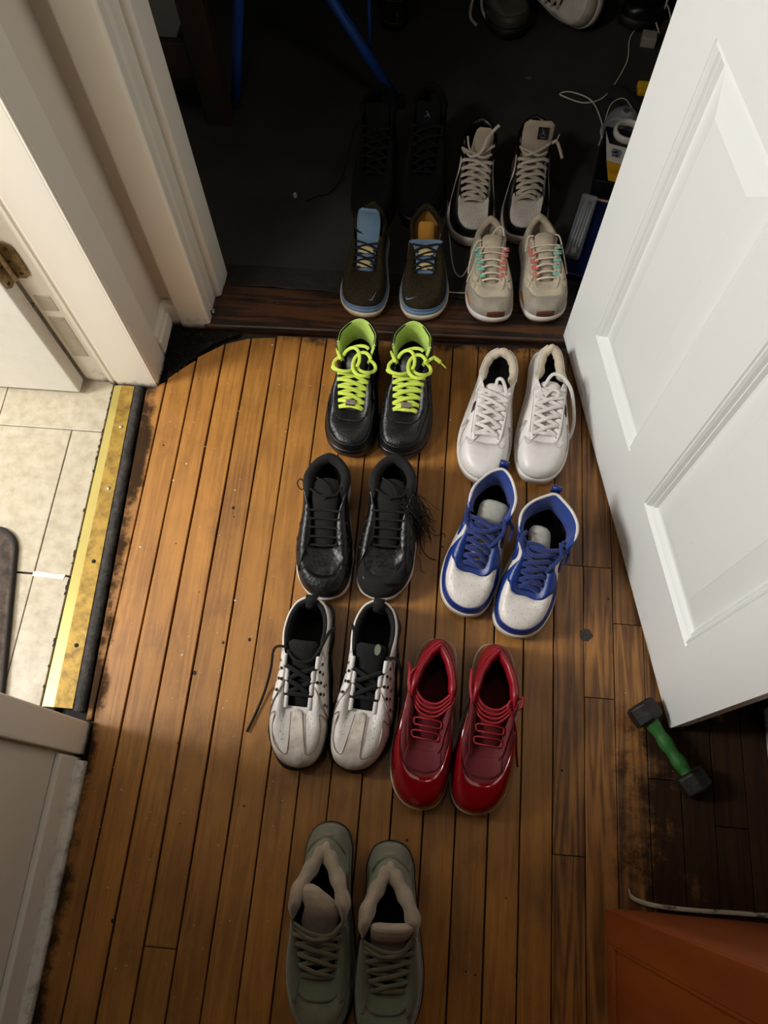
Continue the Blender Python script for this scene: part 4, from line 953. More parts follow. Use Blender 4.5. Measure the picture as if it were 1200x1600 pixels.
# ---------------------------------------------------------------- 6 white low
WL = leather('plain_white_leather', (220, 214, 208), .38, var=.05, vs=40, bump=.06)
CRM = cloth('cream_collar_lining', (204, 188, 164))
MRN = mat('maroon_tab', (62, 14, 10), .6)
WLACE = cloth('white_lace', (222, 216, 208))
def white(toe, hd, L, m, label, op):
    s = Shoe('sneaker', label, 'plain white low sneakers', toe, hd, L, m, op, zs=.030, wk=1.04, flare=.7)
    s.sole([('midsole', WHS, None, [(0, -.003), (.002, .002), (.022, .005), (.027, .004), (.029, -.002)])])
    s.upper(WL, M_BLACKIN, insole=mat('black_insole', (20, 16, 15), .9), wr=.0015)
    s.patch('toe_cap', [(-.22, 0, .52), (-.1, 0, .80), (0, 0, .86), (.1, 0, .80), (.22, 0, .52)], WL, off=.0012)
    s.patch('eyestay', [(-.48, .70, 1), (-.34, .72, 1), (-.20, .70, 1), (-.13, .74, 1), (-.10, .93, 1), (0, .97, 1), (.10, .93, 1), (.13, .74, 1), (.20, .70, 1), (.34, .72, 1), (.48, .70, 1)], WL, off=.0022, smooth_tab=False, nu=70)
    s.both('side_stitching', [(.24, .1, .115), (.28, .3, .315), (.32, .5, .515), (.36, .1, .115)], GREYL, off=.0006, smooth_tab=False)
    s.both('collar_panel', [(.50, .50, .98), (.56, .55, .98), (.7, .58, .98), (.85, .56, .98), (.95, .5, .98)], WL, off=.0016)
    s.collar(CRM, uc=.50, rw=.009, rh=.011, drop=.7, label='cream padded collar', lump=.1)
    s.patch('side_tab', [(.335, .575, .67), (.392, .575, .67)], MRN, off=.0016, nu=3, nv=2, label='small maroon tab')
    s.tongue([(-.058, .064, .018, .003), (-.02, .082, .020, .004), (.018, .098, .021, .004), (.034, .100, .020, .003)], WL)
    us = [.145, .205, .265, .325, .385, .445]
    s.discs('eyelets', [(u*sg, .80) for u in us for sg in (1, -1)], .0016, GREYL, off=.0028)
    s.seam('stitching', [[(.36, .05), (.32, .35), (.30, .55), (.285, .35), (.26, .05)], [(.22, .5), (.15, .62), (.12, .80), (.10, .93)], [(.48, .68), (.34, .70), (.20, .68)]], mat('pale_grey_stitching', (168, 160, 152), .7, bump=0), r=.0005, off=.0012)
    if m < 0: ex = [([(.024, .015, .100), (.016, .03, .108), (.008, .040, .112), (.0, .040, .108), (.0, .03, .100), (.004, .01, .095)], .0036, .0012)]
    else: ex = [([(-.014, .02, .104), (.0, .042, .116), (.02, .038, .118), (.040, .02, .105), (.054, .0, .07), (.062, -.02, .035), (.060, -.038, .012), (.052, -.046, .008)], .0036, .0013), ([(-.010, .0, .1), (.004, .012, .108), (.016, .006, .108), (.012, -.004, .1)], .0034, .0013)]
    s.laces(us, WLACE, v=.84, hw=.0040, ht=.0014, up=.004, extra=[([(p[0]*m, p[1], p[2]) for p in c], a, b) for c, a, b in ex], eyoff=.0025)
OPW = [(0, 0, -.058, .064), (.06, .010, -.057, .065), (.12, .013, -.05, .068), (.25, .014, -.02, .082), (.38, .018, .01, .096), (.48, .027, .030, .100), (.56, .034, .046, .093), (.66, .037, .07, .082), (.78, .033, .1, .078), (.9, .021, .119, .082), (1, 0, .127, .088)]
OPW2 = [(p[0], p[1]*(.72 if p[0] > .6 else .9), p[2], p[3]) for p in OPW]
white((.121, .669), 8, .305, -1, 'plain white leather low sneaker with a wide open collar, left one of the pair', OPW)
white((.228, .679), 2.5, .312, 1, 'plain white leather low sneaker with a lace hanging off, against the open white door', OPW2)

# ---------------------------------------------------------------- 7 black high tops with neon laces
BK7 = leather('matte_black_leather', (18, 18, 19), .38, var=.15, vs=35, bump=.2, bs=200, spec=.35)
NEON = cloth('neon_yellow_lace', (202, 220, 84), sheen=0)
NEONL = cloth('neon_green_lining', (178, 204, 92), sheen=.1)
def neon(toe, hd, L, m, label):
    op = [(0, 0, -.054, .068), (.06, .016, -.053, .069), (.12, .021, -.045, .074), (.25, .023, -.018, .092), (.38, .026, .006, .112), (.46, .028, .020, .124), (.50, .030, .030, .126), (.56, .038, .050, .150), (.64, .040, .078, .152), (.76, .031, .104, .150), (.88, .018, .122, .148), (1, 0, .129, .150)]
    s = Shoe('high_top_shoe', label, 'black high tops with neon laces', toe, hd, L, m, op, zs=.032, wk=1.04, flare=.9, hz=.95)
    s.sole([('outsole', DKSOLE, None, [(0, -.002), (.001, .002), (.008, .004), (.009, .003)]), ('midsole', mat('black_cupsole', (16, 16, 17), .35, spec=.35), 'black cupsole', [(.009, .003), (.011, .005), (.026, .005), (.030, .0035), (.031, -.002)])])
    s.upper(BK7, M_BLACKIN, wr=.003)
    s.patch('mudguard', [(-.34, 0, .42), (-.22, 0, .46), (-.12, 0, .34), (0, 0, .30), (.12, 0, .34), (.22, 0, .46), (.34, 0, .42)], BK7, off=.0018)
    s.patch('eyestay', [(-.48, .70, 1), (-.3, .66, 1), (-.16, .72, 1), (0, .80, 1), (.16, .72, 1), (.3, .66, 1), (.48, .70, 1)], BK7, off=.0024)
    s.both('check_mark', [(.36, .28, .40), (.40, .20, .46), (.46, .24, .44), (.56, .34, .46), (.72, .46, .52)], BK7, off=.002)
    s.patch('ankle_strap_base', [(.62, .62, .80), (.8, .64, .82), (1, .64, .82), (1.2, .64, .82), (1.38, .62, .80)], BK7, off=.0024)
    s.collar(BK7, uc=.50, rw=.004, rh=.005, drop=.2)
    u = np.linspace(.47, 1.53, 60); q = s.spr(s.Q(u)); cen = np.array((0, .07*s.k)); rows = []
    for t, dz in ((.02, .003), (.10, .004), (.18, -.002), (.24, -.016), (.28, -.034), (.30, -.050)):
        P = q.copy(); P[:, :2] = q[:, :2]*(1-t)+cen*t; P[:, 2] += dz; rows.append(P)
    V = np.concatenate(rows); n = len(u); F = [(k*n+i, k*n+i+1, (k+1)*n+i+1, (k+1)*n+i) for k in range(5) for i in range(n-1)]
    s.add('collar_lining', V, F, NEONL, 'neon green padded lining')
    s.tongue([(-.055, .068, .019, .004), (-.02, .088, .020, .005), (.015, .108, .023, .006), (.04, .120, .026, .007), (.062, .126, .026, .006)], BK7)
    us = [.12, .175, .23, .285, .34, .395]
    rnd = random.Random(20+m); ex = []
    def loop(cx, cy, z, rx, ry, a0, a1, rot=0, hw=.0036):
        P = []
        for k in range(9):
            a = a0+(a1-a0)*k/8; x, y = rx*math.cos(a), ry*math.sin(a); P.append((cx+x*math.cos(rot)-y*math.sin(rot), cy+x*math.sin(rot)+y*math.cos(rot), z+.004*math.sin(a*1.7)))
        ex.append((P, hw, .0013))
    loop(-.020, .012, .134, .022, .020, 2.2, 6.9); loop(-.008, .022, .138, .018, .026, -.6, 2.8); loop(.018, .010, .140, .020, .028, .4, 5.6, .2); loop(.026, .012, .132, .018, .016, 3.2, 7.6); loop(-.018, .008, .130, .026, .014, 3.1, 6.4); loop(.006, .046, .138, .020, .008, .3, 2.9)
    ex.append(([(-.028, .02, .136), (-.036, .035, .138), (-.040, .05, .13)], .0036, .0013))
    if m > 0:
        ex.append(([(.030, .022, .138), (.044, .034, .140), (.050, .040, .138)], .0034, .0013)); ex.append(([(.047, .038, .139), (.056, .034, .136), (.062, .031, .133)], .0042, .002)); ex.append(([(.060, .032, .134), (.074, .022, .128)], .0013, .0012))
    s.seam('stitching', [[(.0, .31), (.12, .35), (.22, .47), (.30, .44)], [(0, .80), (.10, .78), (.16, .72), (.3, .66)]], M_BLACKIN, r=.0006)
    s.laces(us, NEON, v=.90, hw=.0042, ht=.0014, up=.007, extra=[([(p[0]*m, p[1], p[2]) for p in c], a, b) for c, a, b in ex], eyoff=.003)
    tg = s.add('lace_tag', [(-.0095, -.0545, .0905), (.0095, -.0545, .0905), (.0095, -.0455, .0938), (-.0095, -.0455, .0938), (-.0105, -.0565, .070), (.0105, -.0565, .070), (.0105, -.0455, .074), (-.0105, -.0455, .074)], [(0, 1, 2, 3), (4, 7, 6, 5), (0, 4, 5, 1), (1, 5, 6, 2), (2, 6, 7, 3), (3, 7, 4, 0)], mat('pewter_tag', (150, 140, 130), .3, metal=.8), smooth=False, label='engraved metal lace tag')
    V, F = text_mesh('AF-1', .007)
    s.add('tag_lettering', [(v[0], -.0500+v[1]*.93, .0924+v[1]*.36) for v in V], F, DKSOLE, raw=True, smooth=False)
    s.discs('perforations', [(u, v) for u, v in ((-.08, .6), (-.04, .68), (0, .6), (.04, .68), (.08, .6), (-.06, .5), (.06, .5), (0, .5))], .0009, M_BLACKIN, off=.0006)
neon((-.153, .711), 3, .268, -1, 'black leather high top with tangled neon yellow laces, left one of the pair')
neon((-.058, .714), 1.5, .268, 1, 'black leather high top with a neon yellow lace tip poking out to the right')

# ---------------------------------------------------------------- 8 beige runners with pink and mint loops
BG = mat('beige_suede', (182, 168, 146), .88, var=.12, vs=50, bump=.25, bs=600, sheen=.3)
BG2 = mat('grey_beige_mudguard_suede', (150, 140, 124), .9, var=.14, vs=50, bump=.25, bs=600, sheen=.3)
BGC = cloth('beige_mesh', (188, 174, 150))
MINT = cloth('mint_loop', (120, 186, 168)); PINK = cloth('coral_pink_loop', (206, 108, 96)); CREAM = cloth('cream_cord', (222, 208, 182))
GUM = mat('brown_gum_rubber', (92, 52, 30), .5)
def beige(toe, hd, L, m, label):
    op = [(0, 0, -.060, .064), (.06, .014, -.059, .065), (.12, .018, -.052, .068), (.25, .019, -.022, .082), (.38, .022, .008, .096), (.48, .026, .032, .104), (.56, .032, .052, .102), (.66, .034, .076, .094), (.78, .027, .104, .096), (.9, .014, .122, .106), (1, 0, .128, .112)]
    s = Shoe('running_shoe', label, 'beige running shoes', toe, hd, L, m, op, zs=.030, wk=.99, flare=.85, z=.0122, spring=.014)
    s.root.rotation_euler[0] = -.028
    s.sole([('outsole', GUM, 'brown gum outsole', [(0, -.008), (.002, -.002), (.008, .001), (.009, 0)]), ('midsole', WHSOLE, 'grubby white midsole', [(.009, .000), (.012, .003), (.022, .004), (.027, .001), (.028, -.003)])])
    s.upper(BGC, BGC, insole=BG2, wr=.002)
    s.patch('mudguard', [(-.34, 0, .30), (-.22, 0, .48), (-.1, 0, .62), (0, 0, .72), (.1, 0, .62), (.22, 0, .48), (.34, 0, .30)], BG2, off=.0018, label='dirty grey suede mudguard')
    for k, (a, b) in enumerate(((.18, .34), (.36, .50), (.52, .66))):
        s.both('wavy_side_layer', [(.22, a*1.2+.05, b*1.15+.06), (.3, a, b), (.42, a+.06, b+.07), (.55, a-.02, b), (.7, a+.04, b+.05), (.86, a, b+.02)], BG, off=.0012+.0007*k)
    s.patch('toe_bumper', [(-.05, -.02, .20), (0, -.02, .24), (.05, -.02, .20)], GUM, off=.0026, label='brown gum toe bumper')
    s.both('side_pod', [(.20, .02, .12), (.26, .02, .22), (.32, .02, .12)], mat('orange_brown_side_spot', (168, 112, 62), .6), off=.0022, label='orange brown side spot')
    s.patch('throat_border', [(-.46, .80, 1), (-.3, .78, 1), (-.12, .80, 1), (0, .86, 1), (.12, .80, 1), (.3, .78, 1), (.46, .80, 1)], BG, off=.0022)
    s.collar(BG, uc=.46, rw=.0075, rh=.010, drop=.5, label='padded beige collar')
    s.tongue([(-.058, .064, .017, .004), (-.02, .084, .018, .006), (.015, .104, .021, .008), (.038, .118, .022, .009), (.052, .122, .020, .008)], BG)
    us = [.145, .205, .265, .325, .39, .45]
    for sg in (1, -1):
        cm = MINT if sg*m*(1 if m > 0 else 1) > 0 else PINK   # outer and inner loops differ
        if m < 0: cm = PINK if sg < 0 else MINT
        else: cm = MINT if sg > 0 else PINK
        for u in us[1:]:
            V = []; F = []
            p, a, b, nn = s.frame(sg*u, .90)
            for j, (w_, h_) in enumerate(((-.010, .0012), (-.008, .0035), (0, .0045), (.006, .0040), (.0085, .001))):
                for q in (-1, 1): V.append(p+np.array((-sg*w_, 0, 0))*-1*-1+np.array((0, 1, .3))*.0044*q+nn*(h_+.001))
            F = [(2*j, 2*j+1, 2*j+3, 2*j+2) for j in range(4)]
            o = s.add('lace_loop', V, F, cm); o.modifiers.new('s', 'SOLIDIFY').thickness = .0012
            o['label'] = 'mint green lace loop' if cm is MINT else 'coral pink lace loop'
    if m < 0: ex = [([(.026, .042, .116), (.022, .056, .126), (.010, .052, .128), (-.006, .03, .120), (-.024, .01, .105), (-.044, -.02, .07), (-.052, -.03, .05)], .0017, .0015), ([(-.022, .034, .112), (-.036, .026, .108), (-.047, .0, .08), (-.049, -.015, .06)], .0017, .0015)]
    else: ex = [([(.022, .04, .115), (.034, .036, .112), (.044, .012, .085), (.052, -.02, .055)], .0017, .0015), ([(-.022, .04, .115), (-.034, .04, .112), (-.040, .02, .09)], .0017, .0015)]
    s.laces(us, CREAM, v=.93, hw=.0019, ht=.0016, up=.006, bars=True, eyoff=.006, extra=[([(p[0]*m, p[1], p[2]) for p in c], a, b) for c, a, b in ex])
beige((.133, 1.052), -4, .232, -1, 'beige running shoe with long cord lace over its side, left one of the pair')
beige((.240, 1.062), -9, .236, 1, 'beige running shoe with pink and mint loops, beside the open white door')

# ---------------------------------------------------------------- 9 black knit with pale blue trim
KN = mat('black_brown_knit', (13, 11, 8), .95, spec=.15, c2=(46, 38, 22), vs=260, bump=.8, bs=300, thr=(.45, .75))
PB = mat('pale_slate_blue_rubber', (92, 120, 148), .5, var=.06)
IV = mat('ivory_rubber', (196, 176, 146), .45)
GOLD = cloth('mustard_gold_lining', (176, 124, 34)); IVT = mat('ivory_tongue_pad', (196, 176, 124), .5)
def knit(toe, hd, L, m, label):
    op = [(0, 0, -.052, .066), (.06, .018, -.051, .067), (.12, .023, -.044, .070), (.25, .024, -.018, .082), (.38, .027, .008, .096), (.48, .032, .03, .108), (.56, .036, .05, .112), (.66, .036, .076, .108), (.78, .028, .102, .106), (.9, .015, .120, .112), (1, 0, .127, .118)]
    s = Shoe('sneaker', label, 'black knit sneakers', toe, hd, L, m, op, zs=.034, wk=1.0, flare=.8, z=.0122, spring=.012)
    s.root.rotation_euler[0] = -.028
    s.sole([('outsole', IV, 'ivory outsole', [(0, -.004), (.002, .001), (.016, .006), (.021, .004)]), ('midsole', PB, 'slate blue midsole', [(.021, .003), (.023, .0035), (.030, .003), (.033, -.002)])])
    s.upper(KN, GOLD if m > 0 else M_BLACKIN, insole=GOLD, wr=.002)
    s.patch('toe_guard', [(-.2, 0, .03), (-.1, 0, .07), (0, 0, .09), (.1, 0, .07), (.2, 0, .03)], PB, off=.0014, label='slate blue toe guard')
    s.collar(KN, uc=.5, rw=.006, rh=.010, drop=.4)
    if m < 0:
        s.tongue([(-.05, .068, .020, .004), (-.015, .086, .021, .005), (.012, .104, .024, .006), (.036, .132, .026, .006), (.046, .154, .024, .006), (.048, .170, .020, .006)], PB, label='slate blue tongue standing up', arch=.1)
        s.add('tongue_patch', [(.006+.013*math.cos(a), .029+.004*math.sin(a), .127+.009*math.sin(a)) for a in np.linspace(0, 2*PI, 17)[:-1]], [tuple(range(16))], IVT, raw=True)
        s.decal('x', ([], []), .5, .5, PB) if False else None
    else:
        s.tongue([(-.05, .068, .020, .004), (-.015, .086, .021, .005), (.006, .098, .026, .005), (.016, .104, .034, .005), (.022, .110, .040, .004)], PB, label='slate blue tongue folded forward', arch=-.15)
        s.tongue([(.026, .085, .016, .006), (.05, .108, .018, .008), (.066, .124, .017, .007)], GOLD, name='heel_pad', label='mustard gold heel padding')
    for (y, z) in ((-.036, .083), (-.010, .098)):
        o = s.add('tongue_pad', [(math.cos(a)*.017, y+math.sin(a)*.007, z+math.sin(a)*.003+.0015+.003*(1-abs(math.cos(a)))) for a in np.linspace(0, 2*PI, 19)[:-1]]+[(0, y, z+.006)], [(j, (j+1) % 18, 18) for j in range(18)], IVT, label='ivory oval pad under the laces')
    s.laces([.12, .19, .26, .33, .40], M_BLKLACE, v=.95, hw=.0022, ht=.0016, up=.005, first=False, eyoff=.002, extra=[([(.02, .03, .12), (.03, .04, .128), (.026, .025, .122), (.01, .02, .118)], .0026, .0014)] if m < 0 else [])
    s.decal('check_mark', swoosh_shape(.026), -.06*m*m, .45, mat('slate_blue_print', (96, 120, 150), .5), off=.0012, rot=.4, label='small slate blue check mark')
knit((-.157, 1.048), 3, .248, -1, 'black knit sneaker with slate blue tongue standing up, on the wooden sill')
knit((-.034, 1.050), -3, .250, 1, 'black knit sneaker with tongue folded forward and gold lining showing')

# ---------------------------------------------------------------- 10 black and white high tops with big tongues
BKP = leather('glossy_black_leather', (18, 17, 18), .34, var=.1)
WHP = leather('worn_white_leather', (204, 196, 186), .5, var=.08, vs=50)
TGC = cloth('grubby_off_white_tongue_cloth', (170, 156, 138))
OWL = cloth('off_white_lace', (186, 174, 158))
def panda(toe, hd, L, m, label):
    op = [(0, 0, -.056, .070), (.06, .015, -.055, .071), (.12, .020, -.047, .076), (.25, .023, -.022, .096), (.38, .026, .0, .120), (.48, .031, .02, .146), (.56, .036, .036, .156), (.66, .038, .062, .150), (.78, .031, .092, .144), (.9, .018, .113, .148), (1, 0, .121, .152)]
    s = Shoe('high_top_shoe', label, 'black and white high tops', toe, hd, L, m, op, zs=.030, wk=1.04, flare=.85, z=.004)
    s.sole([('outsole', IV, 'off white outsole', [(0, -.002), (.001, .002), (.007, .0035), (.008, .003)]), ('midsole', WHSOLE, 'off white cupsole', [(.008, .003), (.010, .0045), (.024, .0045), (.028, .003), (.029, -.002)])])
    s.upper(BKP, M_BLACKIN, wr=.002)
    s.patch('toe_box', [(-.20, .70, .76), (-.155, .64, .82), (-.12, .50, .93), (-.06, .36, .97), (0, .32, .97), (.06, .36, .97), (.12, .50, .93), (.155, .64, .82), (.20, .70, .76)], WHP, off=.0014, nv=10, label='white perforated toe box')
    s.both('side_panel', [(.36, .08, .36), (.42, .08, .56), (.5, .10, .66), (.56, .25, .62)], WHP, off=.0014, label='white side panel')
    s.both('check_mark', [(.42, .30, .42), (.45, .24, .48), (.50, .30, .46), (.58, .40, .50), (.7, .5, .56)], mat('dark_maroon_leather', (58, 22, 18), .5), off=.0026, label='dark curved check mark')
    s.collar(BKP, uc=.5, rw=.006, rh=.010, drop=.4)
    if m < 0: tp = [(-.055, .070, .018, .004), (-.02, .092, .020, .005), (.01, .124, .022, .006, .002), (.026, .158, .022, .007, .006), (.034, .180, .020, .006, .008), (.038, .196, .015, .005, .008)]
    else: tp = [(-.055, .070, .018, .004), (-.02, .094, .020, .005), (.01, .126, .026, .006, .0), (.026, .158, .032, .008, .002), (.036, .184, .033, .008, .003), (.042, .204, .031, .006, .004)]
    s.tongue(tp, TGC, label='grubby off white tongue', arch=.1)
    if m > 0:
        T = np.array((.013, .0285, .1815)); bx_ = []
        up = np.array((0, .35, .94)); sd = np.array((1, 0, 0)); nn = np.array((0, -.94, .35))
        pl = [T+sd*a*.0115+up*b*.013 for a, b in ((-1, -1), (1, -1), (1, 1), (-1, 1))]
        s.add('tongue_label', [p+nn*.0032 for p in pl]+[p+nn*.001 for p in pl], [(0, 1, 2, 3), (0, 4, 5, 1), (1, 5, 6, 2), (2, 6, 7, 3), (3, 7, 4, 0)], BKP, raw=True, smooth=False, label='black square tongue label')
        VV, FF = jumper_shape(.016)
        GP = mat('grey_print', (128, 124, 116), .6)
        s.add('label_emblem', [T+sd*x+up*(y+.002)+nn*.0036 for x, y in VV], FF, GP, raw=True, smooth=False, label='small grey leaping figure emblem')
        VV, FF = text_mesh('AIR', .006)
        s.add('label_lettering', [T+sd*x*1.2+up*(y-.0085)+nn*.0036 for x, y, *_ in VV], FF, GP, raw=True, smooth=False)
    us = [.10, .15, .20, .255, .31, .365, .42]
    ex = [([(-.030, .012, .150), (-.016, -.004, .150), (.006, .002, .156), (.034, .018, .166)], .0030, .0013), ([(.03, .01, .148), (.01, -.004, .150), (-.012, .002, .154), (-.034, .016, .152)], .0030, .0013)]
    if m < 0: ex += [([(-.002, .0, .152), (.008, .0, .168), (.016, .012, .19), (.030, .024, .205), (.038, .03, .21)], .0036, .0013), ([(-.006, .0, .150), (-.022, .002, .168), (-.028, .012, .19)], .0022, .0013), ([(-.03, .01, .145), (-.038, .014, .156), (-.03, .006, .158), (-.004, .0, .153)], .003, .0013)]
    else: ex += [([(.036, .02, .164), (.046, .024, .166), (.056, .012, .155), (.064, .0, .142)], .0036, .0013), ([(.044, .02, .165), (.050, .03, .18)], .0014, .0012)]
    s.laces(us, OWL, v=.88, hw=.0040, ht=.0013, up=.010, jit=.004, extra=[([(p[0]*m, p[1], p[2]) for p in c], a, b) for c, a, b in ex])
    pts = [((-.10+.20*j/6+(i % 2)*.015)*(.55+.09*i), .42+.085*i) for i in range(6) for j in range(7)]
    s.discs('perforations', pts, .0008, GREYL, off=.0016)
panda((.074, 1.278), 3, .268, -1, 'black and white high top with narrow tongue and a lace sticking up')
panda((.182, 1.292), 1.5, .272, 1, 'black and white high top with wide tongue and black square label')

# ---------------------------------------------------------------- 11 all black boots in the shadow
BB = cloth('all_black_boot_nubuck', (5, 5, 5), sheen=0, spec=.2)
def boot(toe, hd, L, m, label):
    op = [(0, 0, -.05, .074), (.06, .016, -.049, .075), (.12, .022, -.04, .082), (.25, .025, -.012, .11), (.38, .03, .010, .15), (.48, .035, .024, .18), (.56, .039, .04, .188), (.66, .039, .066, .184), (.78, .031, .095, .18), (.9, .018, .116, .182), (1, 0, .124, .184)]
    s = Shoe('boot', label, 'all black boots', toe, hd, L, m, op, zs=.032, wk=1.02, flare=.9, z=.004)
    s.sole([('outsole', mat('black_lug_sole', (10, 10, 10), .6), None, [(0, -.002), (.002, .003), (.02, .005), (.029, .003), (.030, -.002)])])
    s.upper(BB, M_BLACKIN, wr=.003)
    s.patch('mudguard', [(-.3, 0, .4), (0, 0, .4), (.3, 0, .4)], BB, off=.002)
    s.collar(BB, uc=.46, rw=.008, rh=.012)
    s.tongue([(-.05, .072, .022, .004), (-.01, .11, .024, .006), (.018, .16, .028, .008), (.03, .195, .028, .008), (.034, .21, .024, .006)], BB)
    ex = []
    if m < 0: ex = [([(-.03, .02, .17), (-.05, .03, .15), (-.07, .01, .08), (-.085, .0, .02), (-.10, -.02, .006), (-.115, -.045, .006), (-.14, -.055, .006), (-.165, -.075, .006)], .0016, .0012)]
    s.laces([.12, .18, .24, .30, .36, .42], BB, hw=.003, ht=.0014, up=.006, extra=[([(p[0]*m, p[1], p[2]) for p in c], a, b) for c, a, b in ex])
    if m > 0: s.add('tongue_emblem', [np.array((x, .026, .186))+np.array((0, .3, .95))*y+np.array((0, -.0055, .001)) for x, y in jumper_shape(.014)[0]], jumper_shape(.014)[1], mat('slate_blue_print', (96, 120, 150), .5), raw=True, smooth=False)
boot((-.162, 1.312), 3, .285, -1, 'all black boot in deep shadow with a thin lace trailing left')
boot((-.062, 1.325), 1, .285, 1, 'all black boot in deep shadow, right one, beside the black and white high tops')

# ================================================================== OTHER THINGS
# hex dumbbell
db = empty('dumbbell', (.481, .179, 0), 0); tag(db, 'small hex dumbbell with a green taped handle under the door corner', 'dumbbell')
IRON = mat('dull_black_iron', (44, 38, 34), .55, c2=(24, 20, 18), vs=70, bump=.4, bs=160, metal=.3)
A = np.array((.434, .231)); B = np.array((.514, .118)); ax = (B-A)/np.linalg.norm(B-A); sd = np.array((-ax[1], ax[0])); zc = .027
def hexhead(c, name):
    V = []; F = []
    for t, r in ((-.019, .022), (-.015, .029), (.015, .029), (.019, .022)):
        for k in range(6):
            a = PI/6+PI/3*k; p = c+ax*t+sd*math.cos(a)*r; V.append((p[0]-.481, p[1]-.179, zc+math.sin(a)*r*.93))
    for k in range(3):
        for i in range(6): F.append((k*6+i, k*6+(i+1) % 6, k*6+6+(i+1) % 6, k*6+6+i))
    F += [tuple(range(6)), tuple(range(18, 24))]
    return bevel(mk(name, V, F, IRON, db, smooth=False), .002)
hexhead(A, 'weight_head'); hexhead(B, 'weight_head')
P = [(*(A+(B-A)*t-np.array((.481, .179))), zc) for t in np.linspace(.1, .9, 15)]
V = []; F = []
for i, p in enumerate(P):
    r = .0125+.0015*math.sin(i*1.3)+(.002 if i in (0, 14) else 0)
    for j in range(12):
        a = 2*PI*j/12; V.append((p[0]+sd[0]*math.cos(a)*r, p[1]+sd[1]*math.cos(a)*r, p[2]+math.sin(a)*r))
for i in range(14):
    for j in range(12): F.append((i*12+j, i*12+(j+1) % 12, i*12+12+(j+1) % 12, i*12+12+j))
mk('handle', V, F, mat('peeling_green_tape', (40, 98, 36), .55, c2=(10, 26, 10), vs=45, thr=(.28, .42), bump=.4, bs=120), db)['label'] = 'handle wrapped in peeling green tape'

# orange brown cabinet, bottom right
CABW = mat('orange_brown_stained_wood', (172, 86, 26), .55, c2=(140, 62, 18), vs=10, stretch=(1, 1, .12), bump=.15, bs=120)
cb = empty('cabinet', (.364, -.096, 0)); tag(cb, 'orange brown wooden cabinet with a recessed side panel in the bottom right corner', 'cabinet')
box('body', .006, .315, -.62, 0, 0, .92, CABW, cb, bv=.003)
box('top', -.012, .33, -.635, .012, .92, .945, CABW, cb, bv=.004)
for y0, y1, z0, z1 in ((-.052, -.002, 0, .92), (-.618, -.566, 0, .92), (-.566, -.052, 0, .035), (-.566, -.052, .86, .92)): box('frame_rail', 0, .0065, y0, y1, z0, z1, CABW, cb, bv=.0012)
for y0, y1, z0, z1 in ((-.058, -.052, .035, .86), (-.566, -.560, .035, .86), (-.560, -.058, .035, .041)): box('panel_bead', .0015, .0062, y0, y1, z0, z1, CABW, cb, bv=.0015)
NP = mat('newsprint', (176, 168, 150), .8, c2=(70, 64, 56), vs=90, stretch=(.35, 1, 1), thr=(.36, .46), bump=.05)
V = []; F = []
pts = catmull([(.402, -.062), (.408, -.074), (.44, -.082), (.50, -.084), (.58, -.082), (.69, -.080)], 8)
for x, y in pts:
    for dy, z in ((0, .001), (.001, .010), (-.006, .012), (-.007, .001)): V.append((x, y+dy, z))
for i in range(len(pts)-1):
    for j in range(4): F.append((i*4+j, i*4+(j+1) % 4, i*4+4+(j+1) % 4, i*4+4+j))
F += [(0, 1, 2, 3), tuple(4*(len(pts)-1)+j for j in range(4))]
tag(mk('newspaper', V, F, NP, None), 'folded newspaper edge lying behind the orange brown cabinet', 'newspaper')

# flattened black spot on the right planks
r_ = random.Random(6); P = [(.335+.0125*math.cos(a)*r_.uniform(.75, 1.15), .373+.012*math.sin(a)*r_.uniform(.75, 1.15)) for a in np.linspace(0, 2*PI, 27)[:-1]]
tag(prism('gum_spot', P, 0, .0016, mat('shiny_black_gum', (24, 20, 17), .35, c2=(54, 44, 34), vs=150, bump=1., bs=200), bv=.0006), 'flattened black gum spot on the coarse grained planks', 'gum')

# plaster crumbs scattered on the floor
r_ = random.Random(12); V = []; F = []
big = [(-.50, .672), (-.52, .632), (-.388, .62), (-.35, .385), (-.435, .27), (-.50, .02), (-.49, -.14), (-.37, -.42), (-.56, .48), (.05, .82), (-.36, .98)]
for i in range(230):
    if i < len(big): x, y = big[i]; r = .0022
    else:
        x, y = (r_.uniform(-.58, -.2), r_.uniform(-.3, 1.0)) if r_.random() < .75 else (r_.uniform(-.45, .5), r_.uniform(-.1, 1.12)); r = r_.uniform(.0005, .0012)
    z = .0122 if y > 1.04 else .0004
    b = len(V); n_ = 5
    for j in range(n_):
        a = 2*PI*j/n_+r_.random(); V.append((x+r*math.cos(a)*r_.uniform(.6, 1.3), y+r*math.sin(a)*r_.uniform(.6, 1.3), z-.0002))
    V.append((x, y, z+r*.6)); F += [(b+j, b+(j+1) % n_, b+n_) for j in range(n_)]
tag(mk('plaster_crumbs', V, F, mat('white_plaster', (225, 220, 210), .7), None), 'tiny white plaster crumbs scattered over the wood floor', 'debris', kind='stuff')
# nail holes and knots
V = []; F = []
for x, y, r in ((-.385, .58, .0032), (-.31, .31, .003), (-.36, .30, .0024), (-.405, .238, .0034), (.05, .53, .002), (.14, .10, .0024), (-.20, .64, .002), (-.47, -.19, .003), (.02, -.02, .0022), (.19, .31, .0022), (.29, .12, .002)):
    b = len(V)
    for j in range(8): V.append((x+r*math.cos(j*PI/4), y+1.3*r*math.sin(j*PI/4), .0004))
    V.append((x, y, .0005)); F += [(b+j, b+(j+1) % 8, b+8) for j in range(8)]
o = mk('nail_holes', V, F, BLK, floor); o['kind'] = 'stuff'

